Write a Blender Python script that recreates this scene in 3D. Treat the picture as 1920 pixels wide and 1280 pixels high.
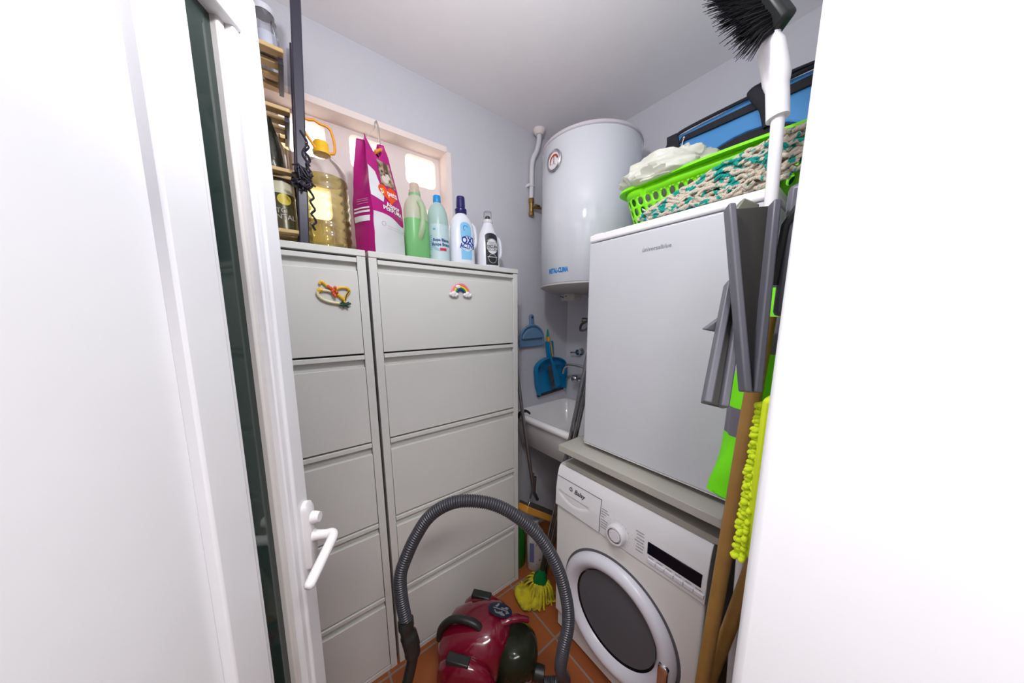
import bpy, bmesh, math, random
from mathutils import Vector, Matrix, noise
random.seed(7)
for o in list(bpy.data.objects): bpy.data.objects.remove(o)
C = bpy.context.scene.collection
PI = math.pi
sin, cos = math.sin, math.cos
V = Vector

# ------------------------------------------------------------------ camera
yaw, pit, roll, FPX = 0.914, -0.152, -0.006, 538.7
F = V((cos(pit)*cos(yaw), cos(pit)*sin(yaw), sin(pit)))
R = V((sin(yaw), -cos(yaw), 0)); U = R.cross(F)
R2 = R*cos(roll) + U*sin(roll); U2 = U*cos(roll) - R*sin(roll)
cd = bpy.data.cameras.new('camera'); cam = bpy.data.objects.new('camera', cd); C.objects.link(cam)
m4 = Matrix((( R2.x, U2.x, -F.x, 0), (R2.y, U2.y, -F.y, 0), (R2.z, U2.z, -F.z, 1.5), (0, 0, 0, 1)))
cam.matrix_world = m4
cd.sensor_fit = 'HORIZONTAL'; cd.sensor_width = 36; cd.lens = FPX/1920*36
cd.shift_y = 38.5/1920; cd.clip_start = 0.02; cd.clip_end = 60
bpy.context.scene.camera = cam

# ------------------------------------------------------------------ light
W = bpy.data.worlds.new('world'); bpy.context.scene.world = W; W.use_nodes = True
bg = W.node_tree.nodes['Background']; bg.inputs[0].default_value = (1.0, 0.93, 0.86, 1); bg.inputs[1].default_value = 2.6
vs = bpy.context.scene.view_settings
bpy.context.scene.display_settings.display_device = 'sRGB'
vs.view_transform = 'Standard'; vs.look = 'None'; vs.gamma = 1; vs.use_curve_mapping = False
vs.exposure = 0.28
def area(name, loc, rot, size, power, col=(1, 1, 1), shape='DISK', sizey=None):
    l = bpy.data.lights.new(name, 'AREA'); l.shape = shape; l.size = size
    if sizey: l.size_y = sizey
    l.energy = power; l.color = col
    o = bpy.data.objects.new(name, l); C.objects.link(o); o.location = loc; o.rotation_euler = rot
    return o
def bulb(name, loc, r, power, col):
    l = bpy.data.lights.new(name, 'POINT'); l.energy = power; l.shadow_soft_size = r; l.color = col
    o = bpy.data.objects.new(name, l); C.objects.link(o); o.location = loc; return o
bulb('ceiling_bulb', (0.24, 0.40, 2.20), 0.04, 14.0, (0.96, 0.96, 1.0))
area('hall_fill', (-0.10, -0.42, 2.42), (math.radians(14), 0, 0), 1.1, 27.0, (1.0, 0.97, 0.97), 'RECTANGLE', 0.3)  # added fill light, unseen, to brighten door leaf, frame and sink corner

# ------------------------------------------------------------------ materials
MT = {}
def mat(name, col, rough=.5, metal=0, spec=.5, bump=0, bscale=60, trans=0, ior=1.45, coat=0, var=0, vscale=8, sss=0, alpha=1):
    if name in MT: return MT[name]
    m = bpy.data.materials.new(name); m.use_nodes = True
    nt = m.node_tree; b = nt.nodes['Principled BSDF']; N = nt.nodes.new; L = nt.links.new
    b.inputs['Base Color'].default_value = (*col, 1); b.inputs['Roughness'].default_value = rough
    b.inputs['Metallic'].default_value = metal; b.inputs['Specular IOR Level'].default_value = spec
    b.inputs['Transmission Weight'].default_value = trans; b.inputs['IOR'].default_value = ior
    b.inputs['Coat Weight'].default_value = coat
    b.inputs['Alpha'].default_value = alpha
    if sss: b.inputs['Subsurface Weight'].default_value = sss; b.inputs['Subsurface Scale'].default_value = .01
    tc = N('ShaderNodeTexCoord')
    n = N('ShaderNodeTexNoise'); n.inputs['Scale'].default_value = vscale; n.inputs['Detail'].default_value = 4
    L(tc.outputs['Object'], n.inputs['Vector'])
    v = var or .03
    mx = N('ShaderNodeMix'); mx.data_type = 'RGBA'
    mx.inputs[6].default_value = (*[c*(1-v) for c in col], 1); mx.inputs[7].default_value = (*[min(1, c*(1+v)) for c in col], 1)
    L(n.outputs['Fac'], mx.inputs[0]); L(mx.outputs[2], b.inputs['Base Color'])
    if bump:
        n2 = N('ShaderNodeTexNoise'); n2.inputs['Scale'].default_value = bscale; n2.inputs['Detail'].default_value = 3
        L(tc.outputs['Object'], n2.inputs['Vector'])
        bp = N('ShaderNodeBump'); bp.inputs['Strength'].default_value = bump; bp.inputs['Distance'].default_value = .004
        L(n2.outputs['Fac'], bp.inputs['Height']); L(bp.outputs[0], b.inputs['Normal'])
    MT[name] = m
    return m
def clear_mat(name, col, gloss=.12):       # thin clear plastic
    m = bpy.data.materials.new(name); m.use_nodes = True; nt = m.node_tree; nt.nodes.clear(); N = nt.nodes.new; L = nt.links.new
    o = N('ShaderNodeOutputMaterial'); t = N('ShaderNodeBsdfTransparent'); g = N('ShaderNodeBsdfGlossy'); x = N('ShaderNodeMixShader')
    t.inputs[0].default_value = (*col, 1); g.inputs[1].default_value = .06
    lw = N('ShaderNodeLayerWeight'); lw.inputs[0].default_value = .25
    ma = N('ShaderNodeMath'); ma.operation = 'MULTIPLY_ADD'; ma.inputs[1].default_value = .6; ma.inputs[2].default_value = gloss*.4
    L(lw.outputs['Fresnel'], ma.inputs[0]); L(ma.outputs[0], x.inputs[0]); L(t.outputs[0], x.inputs[1]); L(g.outputs[0], x.inputs[2]); L(x.outputs[0], o.inputs[0])
    MT[name] = m; return m
def milky_mat(name, col, trl=.5, rough=.3):    # translucent plastic
    m = mat(name, col, rough); nt = m.node_tree; N = nt.nodes.new; L = nt.links.new
    b = nt.nodes['Principled BSDF']; o = [n for n in nt.nodes if n.type == 'OUTPUT_MATERIAL'][0]
    t = N('ShaderNodeBsdfTranslucent'); t.inputs[0].default_value = (*col, 1); x = N('ShaderNodeMixShader'); x.inputs[0].default_value = trl
    L(b.outputs[0], x.inputs[1]); L(t.outputs[0], x.inputs[2]); L(x.outputs[0], o.inputs[0]); return m

wallm = mat('wall_paint', (.60, .60, .64), .9, bump=.35, bscale=90, spec=.2)
ceilm = mat('ceiling_paint', (.93, .905, .915), .95, bump=.1, bscale=60, spec=.2)
blockm = mat('block_paint', (.84, .74, .71), .7, bump=.3, bscale=50)
revealm = mat('reveal_paint', (.86, .75, .70), .85, bump=.2)
upvc = mat('white_upvc', (.86, .86, .88), .28, spec=.5)
upvcb = mat('upvc_bead', (.72, .69, .66), .3)
whitep = mat('white_plastic', (.85, .83, .84), .22)
cabm = mat('grey_white_lacquer', (.69, .69, .655), .36, spec=.4, bump=.06, bscale=500)
cabgap = mat('cabinet_gap_shade', (.10, .10, .11), .7)
appl = mat('white_enamel', (.76, .775, .80), .25)
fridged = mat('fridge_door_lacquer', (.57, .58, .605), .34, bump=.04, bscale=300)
heatm = mat('heater_enamel', (.62, .64, .68), .10, coat=.4)
washm = mat('washer_enamel', (.78, .775, .75), .25)
washp = mat('washer_plastic', (.78, .78, .79), .3)
boardm = mat('cream_melamine', (.44, .425, .375), .45)
blackm = mat('black_lacquer', (.028, .026, .045), .35)
blackp = mat('black_plastic', (.016, .018, .017), .4)
rubber = mat('dark_rubber', (.03, .03, .032), .6)
chrome = mat('chrome', (.62, .62, .64), .15, 1)
steel = mat('brushed_steel', (.42, .42, .43), .32, 1)
brass = mat('old_brass', (.38, .24, .07), .35, 1)
ceram = mat('white_ceramic', (.82, .81, .80), .08, coat=.3)
greyp = mat('grey_plastic', (.115, .115, .135), .38)
hosem = mat('hose_grey', (.062, .062, .072), .25, .3)
redm = mat('vacuum_red', (.15, .003, .016), .16, coat=.6)
lime = mat('lime_plastic', (.22, .80, .008), .35, sss=.1)
bluebagm = mat('blue_nylon', (.06, .27, .60), .55, bump=.25, bscale=22)
navyt = mat('black_webbing', (.012, .012, .018), .75, bump=.4, bscale=300)
text_dark = mat('print_dark', (.05, .05, .06), .6)
text_grey = mat('print_grey', (.26, .26, .28), .5)
blue_pr = mat('print_blue', (.01, .20, .52), .5)
magenta = mat('magenta_film', (.40, .008, .17), .3, var=.15, vscale=14)
woodst = mat('stick_wood', (.38, .20, .05), .5, var=.25, vscale=20, bump=.1)
slatm = mat('slat_wood', (.55, .38, .17), .5, var=.2, vscale=30)
hivis = mat('hi_vis_fabric', (.19, .85, .004), .7, bump=.3, bscale=30)
greyband = mat('reflective_band', (.16, .15, .18), .4)

def floor_material():
    m = bpy.data.materials.new('terracotta_tiles'); m.use_nodes = True; nt = m.node_tree; N = nt.nodes.new; L = nt.links.new
    b = nt.nodes['Principled BSDF']; g = N('ShaderNodeNewGeometry'); mp = N('ShaderNodeMapping'); mp.inputs['Location'].default_value = (-.197+3.3, -.13+3.3, 0)
    br = N('ShaderNodeTexBrick'); br.offset = 0; br.squash = 1
    for k, v in (('Scale', 1), ('Mortar Size', .005), ('Mortar Smooth', .2), ('Brick Width', .33), ('Row Height', .33), ('Bias', 0)): br.inputs[k].default_value = v
    br.inputs['Color1'].default_value = (.34, .098, .028, 1); br.inputs['Color2'].default_value = (.28, .078, .022, 1); br.inputs['Mortar'].default_value = (.26, .20, .16, 1)
    L(g.outputs['Position'], mp.inputs[0]); L(mp.outputs[0], br.inputs[0])
    n = N('ShaderNodeTexNoise'); n.inputs['Scale'].default_value = 9; n.inputs['Detail'].default_value = 6; L(g.outputs['Position'], n.inputs['Vector'])
    mx = N('ShaderNodeMix'); mx.data_type = 'RGBA'; mx.blend_type = 'MULTIPLY'; mx.inputs[0].default_value = .5
    rp = N('ShaderNodeValToRGB'); rp.color_ramp.elements[0].color = (.6, .55, .5, 1); rp.color_ramp.elements[1].color = (1, 1, 1, 1)
    L(n.outputs['Fac'], rp.inputs[0]); L(br.outputs[0], mx.inputs[6]); L(rp.outputs[0], mx.inputs[7]); L(mx.outputs[2], b.inputs['Base Color'])
    b.inputs['Roughness'].default_value = .55; b.inputs['Specular IOR Level'].default_value = .25
    bp = N('ShaderNodeBump'); bp.inputs['Strength'].default_value = .4; bp.invert = True; bp.inputs['Distance'].default_value = .003
    L(br.outputs['Fac'], bp.inputs['Height']); L(bp.outputs[0], b.inputs['Normal']); return m
tilem = floor_material()
def two_tone(name, c1, c2, scale, lo=.45, hi=.55, rough=.85, kind='noise'):
    m = mat(name, c1, rough); nt = m.node_tree; N = nt.nodes.new; L = nt.links.new; b = nt.nodes['Principled BSDF']
    tc = N('ShaderNodeTexCoord')
    n = N('ShaderNodeTexNoise'); n.inputs['Scale'].default_value = scale; n.inputs['Detail'].default_value = 2
    L(tc.outputs['Object'], n.inputs['Vector'])
    rp = N('ShaderNodeValToRGB'); e = rp.color_ramp.elements; e[0].position = lo; e[0].color = (*c1, 1); e[1].position = hi; e[1].color = (*c2, 1)
    L(n.outputs['Fac'], rp.inputs[0]); L(rp.outputs[0], b.inputs['Base Color']); return m

# ------------------------------------------------------------------ mesh helpers
RM = {}     # object name -> inverse root matrix (vertices are given in world space)
class MB:
    def __init__(s): s.bm = bmesh.new(); s.mi = 0
    def _f(s, vs):
        try:
            f = s.bm.faces.new(vs); f.material_index = s.mi; return f
        except ValueError: return None
    def box(s, x0, x1, y0, y1, z0, z1, M=None):
        ps = [V((x, y, z)) for z in (z0, z1) for y in (y0, y1) for x in (x0, x1)]
        if M: ps = [M @ p for p in ps]
        v = [s.bm.verts.new(p) for p in ps]
        for q in ((0, 2, 3, 1), (4, 5, 7, 6), (0, 1, 5, 4), (2, 6, 7, 3), (0, 4, 6, 2), (1, 3, 7, 5)): s._f([v[i] for i in q])
        return s
    def loft(s, rings, cap=(True, True), closed=True):
        vr = [[s.bm.verts.new(p) for p in r] for r in rings]; n = len(vr[0])
        for a, b in zip(vr, vr[1:]):
            for i in range(n if closed else n-1):
                j = (i+1) % n; s._f([a[i], a[j], b[j], b[i]])
        if cap[0] and n > 2: s._f(vr[0][::-1])
        if cap[1] and n > 2: s._f(vr[-1])
        return s
    def lathe(s, prof, o=(0, 0, 0), axis=(0, 0, 1), seg=32, sx=1, sy=1, cap=(True, True), rot=0):
        o = V(o); a = V(axis).normalized()
        u = a.cross(V((0, 0, 1))) if abs(a.z) < .99 else V((1, 0, 0)); u.normalize(); w = a.cross(u)
        cr, sr = cos(rot), sin(rot); u, w = u*cr+w*sr, w*cr-u*sr
        s.loft([[o + a*z + u*(r*sx*cos(2*PI*i/seg)) + w*(r*sy*sin(2*PI*i/seg)) for i in range(seg)] for r, z in prof], cap); return s
    def cyl(s, p, q, r, r2=None, seg=20):
        p = V(p); q = V(q); d = (q-p); return s.lathe([(r, 0), (r2 if r2 is not None else r, d.length)], p, d, seg)
    def tube(s, pts, r, seg=12, cap=True, flat=1.0):
        pts = [V(p) for p in pts]; n = len(pts)
        rs = r if isinstance(r, (list, tuple)) else [r]*n
        t0 = (pts[1]-pts[0]).normalized(); ref = V((0, 0, 1)) if abs(t0.z) < .9 else V((1, 0, 0))
        u = t0.cross(ref).normalized(); rings = []
        for i, p in enumerate(pts):
            t = (pts[min(i+1, n-1)]-pts[max(i-1, 0)]).normalized()
            u = (u - t*u.dot(t)).normalized(); w = t.cross(u)
            rings.append([p + (u*cos(2*PI*k/seg) + w*sin(2*PI*k/seg)*flat)*rs[i] for k in range(seg)])
        return s.loft(rings, (cap, cap))
    def ball(s, c, r, seg=16, rings=10):
        rr = r if isinstance(r, (list, tuple)) else (r, r, r); c = V(c)
        s.loft([[c + V((rr[0]*sin(PI*j/rings)*cos(2*PI*i/seg), rr[1]*sin(PI*j/rings)*sin(2*PI*i/seg), -rr[2]*cos(PI*j/rings))) for i in range(seg)] for j in [.12]+list(range(1, rings))+[rings-.12]]); return s
    def prism(s, poly, fn, d0, d1):          # poly in (u,v), fn(u,v,d)
        s.loft([[fn(u, v, d0) for u, v in poly], [fn(u, v, d1) for u, v in poly]]); return s
    def patch(s, fn, u0, u1, v0, v1, nu=8, nv=2):
        g = [[s.bm.verts.new(fn(u0+(u1-u0)*i/nu, v0+(v1-v0)*j/nv)) for i in range(nu+1)] for j in range(nv+1)]
        for j in range(nv):
            for i in range(nu): s._f([g[j][i], g[j][i+1], g[j+1][i+1], g[j+1][i]])
        return s
    def disc(s, fn, cu, cv, ru, rv, seg=24, nr=3):
        c = s.bm.verts.new(fn(cu, cv)); prev = None
        for k in range(1, nr+1):
            ring = [s.bm.verts.new(fn(cu+ru*k/nr*cos(2*PI*i/seg), cv+rv*k/nr*sin(2*PI*i/seg))) for i in range(seg)]
            for i in range(seg):
                j = (i+1) % seg
                s._f([c, ring[i], ring[j]] if prev is None else [prev[i], ring[i], ring[j], prev[j]])
            prev = ring
        return s
    def ring(s, fn, cu, cv, r0, r1, a0=0, a1=2*PI, seg=32):
        pr = None
        for i in range(seg+1):
            a = a0+(a1-a0)*i/seg
            q = (s.bm.verts.new(fn(cu+r0*cos(a), cv+r0*sin(a))), s.bm.verts.new(fn(cu+r1*cos(a), cv+r1*sin(a))))
            if pr: s._f([pr[0], pr[1], q[1], q[0]])
            pr = q
        return s
    def jitter(s, amp, sc, seed=0, zmin=-9):
        for v in s.bm.verts:
            if v.co.z > zmin: v.co += noise.noise_vector(v.co*sc+V((seed, seed, 0)))*amp
        return s
    def build(s, name, mats, parent=None, loc=None, smooth=40, bevel=0, bseg=2, sub=0, solid=0, fixn=True):
        me = bpy.data.meshes.new(name)
        if fixn: bmesh.ops.recalc_face_normals(s.bm, faces=s.bm.faces)
        o = bpy.data.objects.new(name, me)
        if parent is not None: inv = RM[parent.name]
        elif loc is not None: inv = Matrix.Translation(-V(loc)); o.location = loc
        else: inv = Matrix.Identity(4)
        s.bm.transform(inv); s.bm.to_mesh(me); s.bm.free()
        for m in (mats if isinstance(mats, (list, tuple)) else [mats]): me.materials.append(m)
        C.objects.link(o); RM[o.name] = inv
        if parent is not None: o.parent = parent
        if smooth:
            me.shade_smooth(); me.set_sharp_from_angle(angle=math.radians(smooth))
        if solid: md = o.modifiers.new('solid', 'SOLIDIFY'); md.thickness = solid; md.offset = 0
        if bevel:
            md = o.modifiers.new('bevel', 'BEVEL'); md.width = bevel; md.segments = bseg; md.limit_method = 'ANGLE'; md.angle_limit = math.radians(35)
        if sub: md = o.modifiers.new('sub', 'SUBSURF'); md.levels = sub; md.render_levels = sub
        return o
def tag(o, label=None, cat=None, group=None, kind=None):
    if label: o['label'] = label
    if cat: o['category'] = cat
    if group: o['group'] = group
    if kind: o['kind'] = kind
    return o
def thing(name, label, cat, loc, rotz=0, group=None):
    o = bpy.data.objects.new(name, None); C.objects.link(o); o.empty_display_size = .05
    o.location = loc; o.rotation_euler = (0, 0, rotz)
    RM[o.name] = (Matrix.Translation(V(loc)) @ Matrix.Rotation(rotz, 4, 'Z')).inverted()
    return tag(o, label, cat, group)
def struct(o): o['kind'] = 'structure'; return o
def text(s, size, fn, mats, name, parent, align='CENTER', bold=0, loc=None, squash=1.0, slant=0):
    cu = bpy.data.curves.new('t', 'FONT'); cu.body = s; cu.size = size; cu.align_x = align; cu.align_y = 'CENTER'; cu.offset = bold; cu.resolution_u = 3; cu.shear = slant
    to = bpy.data.objects.new('t', cu); C.objects.link(to)
    dg = bpy.context.evaluated_depsgraph_get(); dg.update(); me = to.evaluated_get(dg).to_mesh()
    b = MB(); vs = [b.bm.verts.new(fn(v.co.x*squash, v.co.y)) for v in me.vertices]
    for p in me.polygons: b._f([vs[i] for i in p.vertices])
    to.evaluated_get(dg).to_mesh_clear(); bpy.data.objects.remove(to); bpy.data.curves.remove(cu)
    return b.build(name, mats, parent, loc, smooth=0, fixn=False)
def sup(a, b, n, seg, cx, cy, z, rot=0):
    out = []
    for i in range(seg):
        t = 2*PI*i/seg; c, s_ = cos(t), sin(t)
        x = a*math.copysign(abs(c)**(2/n), c); y = b*math.copysign(abs(s_)**(2/n), s_)
        out.append(V((cx+x*cos(rot)-y*sin(rot), cy+x*sin(rot)+y*cos(rot), z)))
    return out
def smoothpath(pts, n=8):
    pts = [V(p) for p in pts]; out = []
    for i in range(len(pts)-1):
        p0 = pts[max(i-1, 0)]; p1 = pts[i]; p2 = pts[i+1]; p3 = pts[min(i+2, len(pts)-1)]
        for k in range(n):
            t = k/n; out.append(.5*((2*p1)+(p2-p0)*t+(2*p0-5*p1+4*p2-p3)*t*t+(3*p1-p0-3*p2+p3)*t**3))
    out.append(pts[-1]); return out

# ------------------------------------------------------------------ room
XW, XE, YS, YN, ZC = -.47, 1.58, .04, 1.40, 2.57
struct(MB().box(XW-.1, XE+.1, -2.4, YN+.12, -.1, 0).build('floor', tilem, smooth=0))
struct(MB().box(XW-.1, XE+.1, -.12, YN+.14, ZC, ZC+.1).build('ceiling', ceilm, smooth=0))
struct(MB().box(XE, XE+.1, -.12, YN+.14, 0, ZC).build('wall_right', wallm, smooth=0))
struct(MB().box(XW-.1, XW, -.12, YN+.14, 0, ZC).build('wall_left', wallm, smooth=0))
b = MB().box(XW-.2, XW-.1, -2.4, -.12, 0, ZC).box(XE+.1, XE+.2, -2.4, -.12, 0, ZC).box(XW-.2, XE+.2, -2.5, -2.4, 0, ZC).box(XW-.2, XE+.2, -2.4, -.12, ZC, ZC+.1)
struct(b.build('wall_unseen_hall', wallm, smooth=0))  # unseen hall shell, added to keep sky light out of the doorway
WX0, WX1, WZ0, WZ1 = -.36, .689, 1.80, 2.298
b = MB().box(XW, WX0, YN, YN+.14, 0, ZC).box(WX1, XE, YN, YN+.14, 0, ZC).box(WX0, WX1, YN, YN+.14, 0, WZ0).box(WX0, WX1, YN, YN+.14, WZ1, ZC)
struct(b.build('wall_back', wallm, smooth=0, bevel=0))
DX0, DX1, DZ = -.405, .45, 2.10
b = MB().box(XW, DX0-.05, -.12, YS, 0, ZC).box(DX1+.05, XE, -.12, YS, 0, ZC).box(DX0-.05, DX1+.05, -.12, YS, DZ+.05, ZC)
struct(b.build('wall_front', wallm, smooth=0))
# window of painted breeze blocks: rounded holes through a thick panel
def rrect(w, h, r, n=5):
    out = []
    for cx, cy, a0 in ((w/2-r, h/2-r, 0), (-w/2+r, h/2-r, 90), (-w/2+r, -h/2+r, 180), (w/2-r, -h/2+r, 270)):
        for k in range(n+1):
            a = math.radians(a0+90*k/n); out.append((cx+r*cos(a), cy+r*sin(a)))
    return out
def hole_cell(b, fn, cu, cv, W_, H_, hole, d0, d1):       # plate cell with a through hole, fn(u,v,d)
    n = len(hole); outer = []
    for (u, v) in hole:
        k = max(abs(u)/(W_/2), abs(v)/(H_/2)); outer.append((u/k, v/k))
    # snap to corners
    for sx, sy in ((1, 1), (-1, 1), (-1, -1), (1, -1)):
        i = min(range(n), key=lambda i: (outer[i][0]-sx*W_/2)**2+(outer[i][1]-sy*H_/2)**2); outer[i] = (sx*W_/2, sy*H_/2)
    R_ = []
    for pl, d in ((outer, d0), (hole, d0), (hole, d1), (outer, d1)):
        R_.append([b.bm.verts.new(fn(cu+u, cv+v, d)) for u, v in pl])
    for a, c in zip(R_, R_[1:]):
        for i in range(n): j = (i+1) % n; b._f([a[i], a[j], c[j], c[i]])
b = MB()
hw, hh, px_, pz_ = .15, .135, .235, .235
fnw = lambda u, v, d: V((u, d, v))
for i in range(5):
    for j in range(3):
        cx = .59-px_*i; cz = 2.212-pz_*j
        hole_cell(b, fnw, cx, cz, px_, pz_, rrect(hw, hh, .025), 1.49, 1.56)
win = struct(b.build('window_1', blockm, smooth=35))
b = MB().box(WX0, WX1, YN-.0005, YN+.10, WZ1-.004, WZ1+.02).box(WX1-.004, WX1+.02, YN-.0005, YN+.10, WZ0, WZ1).box(WX0, WX1, YN+.001, YN+.10, WZ0-.02, WZ0+.003)
struct(b.build('trim_1', revealm, smooth=0))
# door frame
b = MB().box(DX1, DX1+.07, -.13, .078, 0, DZ+.03).box(DX0-.06, DX0, -.13, .05, 0, DZ+.03).box(DX0-.06, DX1+.07, -.13, .05, DZ, DZ+.07)
struct(b.build('door_2', upvc, bevel=.012, bseg=3)); 

# ------------------------------------------------------------------ open door leaf
A = V((0, .78, 0)); hd = V((-.4, -.72, 0)).normalized(); nn = V((-hd.y, hd.x, 0))
tilt = math.radians(1.6)
def dfn(u, z, d):      # u along the leaf from its free edge, d out of its room-facing face
    z2 = z-1.3
    return A + hd*(u+.001+z2*-math.tan(tilt)) + nn*d + V((0, 0, z))
door = thing('door_1', None, None, A+hd*.4); door['kind'] = 'structure'
def lbox(b, fn, u0, u1, z0, z1, d0, d1):
    ps = [fn(u, z, d) for z in (z0, z1) for d in (d0, d1) for u in (u0, u1)]
    v = [b.bm.verts.new(p) for p in ps]
    for q in ((0, 2, 3, 1), (4, 5, 7, 6), (0, 1, 5, 4), (2, 6, 7, 3), (0, 4, 6, 2), (1, 3, 7, 5)): b._f([v[i] for i in q])
    return b
LW = .80
b = MB(); lbox(b, dfn, 0, .045, .012, 2.09, -.06, 0); lbox(b, dfn, .165, .235, .012, 2.09, -.06, 0); lbox(b, dfn, LW-.08, LW, .012, 2.09, -.06, 0)
lbox(b, dfn, .045, LW-.08, 2.0, 2.09, -.0595, -.0005); lbox(b, dfn, .045, LW-.08, .012, .12, -.0595, -.0005)
b.build('leaf_frame', upvc, door, bevel=.004)
b = MB(); lbox(b, dfn, .0445, .060, .11, 2.01, -.05, -.006); lbox(b, dfn, .152, .166, .11, 2.01, -.05, -.006)
b.build('rebate_strip', upvc, door, bevel=.003)
b = MB(); lbox(b, dfn, .0595, .076, .11, 2.01, -.05, -.018); b.build('glazing_bead', upvcb, door, bevel=.004)
b = MB(); lbox(b, dfn, .0755, .1525, .11, 2.01, -.036, -.030)
tag(b.build('glass_pane', mat('dark_green_glass', (.018, .034, .028), .08, coat=.3), door, smooth=0), 'dark green glass pane')
b = MB(); lbox(b, dfn, .234, LW-.079, .119, 2.001, -.045, -.016); b.build('panel', upvc, door, bevel=.003)
pl = MB(); pl.loft([[dfn(.016+u*k, 1.010+v*k, d) for u, v in rrect(.032, .165, .0155)] for d, k in ((0, 1), (.008, 1), (.012, .9))])
pl.lathe([(.0145, 0), (.0135, .012), (.011, .022)], dfn(.012, 1.05, .006), nn, 20)
hp = pl.build('door_handle', whitep, door, smooth=50)
b = MB(); b.lathe([(.016, .008), (.012, .016), (.0105, .028), (.0105, .042)], dfn(.012, 1.005, 0), nn, 20)
pth = smoothpath([dfn(.012, 1.005, .038), dfn(.012, 1.006, .050), dfn(.022, 1.004, .056), dfn(.05, .997, .056), dfn(.09, .984, .053), dfn(.122, .973, .050)], 5)
b.tube(pth, [.0105]*6+[.0105]*(len(pth)-8)+[.010, .0065], 14)
b.build('lever', whitep, hp, smooth=60)

# ------------------------------------------------------------------ cabinets
YF = 1.139
def cabinet(x0, x1, label, nf=5):
    t = thing('flap_cabinet', label, 'cabinet', ((x0+x1)/2, YF+.12, 0), group=None)
    b = MB().box(x0+.0015, x1-.0015, YF+.030, 1.393, .002, 1.714); b.mi = 0
    b.build('carcass', cabm, t, smooth=0)
    sw = .027
    b = MB().box(x0, x0+sw, YF, YF+.0305, 0, 1.7145).box(x1-sw, x1, YF, YF+.0305, 0, 1.7145).box(x0+sw-.001, x1-sw+.001, YF+.002, YF+.0305, 0, .022)
    b.build('frame', cabm, t, bevel=.0012, bseg=1)
    MB().box(x0-.0005, x1+.0005, YF-.003, 1.395, 1.7145, 1.735).build('top_panel', cabm, t, bevel=.0015)
    MB().box(x0+sw, x1-sw, YF+.0285, YF+.0295, .022, 1.7145).build('gap_shade_panel', cabgap, t, smooth=0)  # near-black sheet, shade of the flap gaps put into its colour
    H_ = (1.711-.026)/nf
    for i in range(nf):
        zt = 1.711-H_*i; zb = zt-H_+.003
        fa = MB()
        # one folded sheet: face, recess and lip
        fa.box(x0+sw+.0015, x1-sw-.0015, YF+.001, YF+.020, zb, zt-.047)
        f = fa.build('flap_door', cabm, t, bevel=.0016)
        g = MB().box(x0+sw+.0015, x1-sw-.0015, YF+.017, YF+.0195, zt-.0475, zt-.018)
        g.box(x0+sw+.0015, x1-sw-.0015, YF-.002, YF+.019, zt-.019, zt-.0035)
        g.build('grip_rail', cabm, f, bevel=.0015)
    return t
cabinet(.245, .916, 'grey-white metal flap cabinet with the rainbow magnet, beside the sink')
cabinet(-.436, .235, 'grey-white metal flap cabinet nearest the open door, with the yellow charm magnet')

# magnets
fm = lambda u, v, d=0: V((u, YF+.001-d, v))
t = thing('fridge_magnet', 'small rainbow magnet with white clouds on the top flap of the cabinet near the sink', 'magnet', (.598, YF, 1.615))
cols = [('r_pink', (.85, .30, .42)), ('r_orange', (.90, .25, .06)), ('r_yellow', (.90, .75, .10)), ('r_green', (.02, .30, .06)), ('r_navy', (.02, .03, .25))]
for k, (n_, c) in enumerate(cols):
    r = .043-.0062*k
    pts = [fm(.598+r*cos(a), 1.602+r*sin(a), .007) for a in [PI*i/20 for i in range(21)]]
    MB().tube(pts, .0036, 10).build('band', mat(n_, c, .4), t)
for cxs in (-.032, .032):
    b = MB()
    for dx, dz, r in ((-.013, 0, .009), (0, .004, .012), (.013, 0, .009), (-.005, -.004, .009), (.007, -.004, .009)): b.ball(fm(.598+cxs*1.0+dx, 1.600+dz, .009), (r, .006, r*.85), 12, 8)
    b.build('cloud', mat('cloud_white', (.85, .82, .82), .4), t)
MB().ball(fm(.585, 1.632, .011), (.012, .005, .008), 12, 8).build('cloud', mat('cloud_white', (.85, .82, .82), .4), t)
t = thing('charm_magnet', 'yellow and clear looped charm magnet with red flower and green tuft on the left cabinet', 'magnet', (.13, YF, 1.59))
yl = mat('charm_yellow', (.80, .48, .02), .25); yc = mat('charm_clear', (.75, .70, .42), .15); rd = mat('charm_red', (.65, .09, .02), .35); gt = mat('charm_green', (.01, .06, .03), .5)
P_ = lambda l: [fm(.13+a*.001, 1.59+c*.001, .006) for a, c in l]
MB().tube(smoothpath(P_([(-38, 22), (-33, 30), (-26, 26), (-12, 12), (6, 8), (20, 14), (38, 14), (46, 4), (34, -14), (28, -36)]), 5), .0042, 8).build('loop', yl, t)
MB().tube(smoothpath(P_([(0, -2), (-18, 2), (-38, 2), (-46, -8), (-36, -24), (-14, -34), (12, -38), (24, -42)]), 5), .0045, 8).build('loop', yc, t)
MB().tube(smoothpath(P_([(-44, 0), (-38, 4), (-30, 2)]), 4), .0058, 8).build('loop', yl, t)
MB().tube(smoothpath(P_([(8, -6), (18, -16), (28, -26)]), 4), .005, 8).build('loop', yl, t)
MB().tube(smoothpath([fm(.13+a*.001, 1.59+c*.001, .010) for a, c in [(46, 5), (36, -10), (31, -28)]], 4), .0017, 6).build('edge_line', mat('print_dark', (0, 0, 0)), t)
b = MB()
for a, c in [(-8, 10), (0, 4), (8, -2), (-2, -8), (4, 12), (-14, 14), (-4, 0), (2, -14)]: b.ball(fm(.13+a*.001, 1.59+c*.001, .011), (.0048, .004, .0065), 8, 6)
b.build('flower', rd, t)
b = MB()
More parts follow.
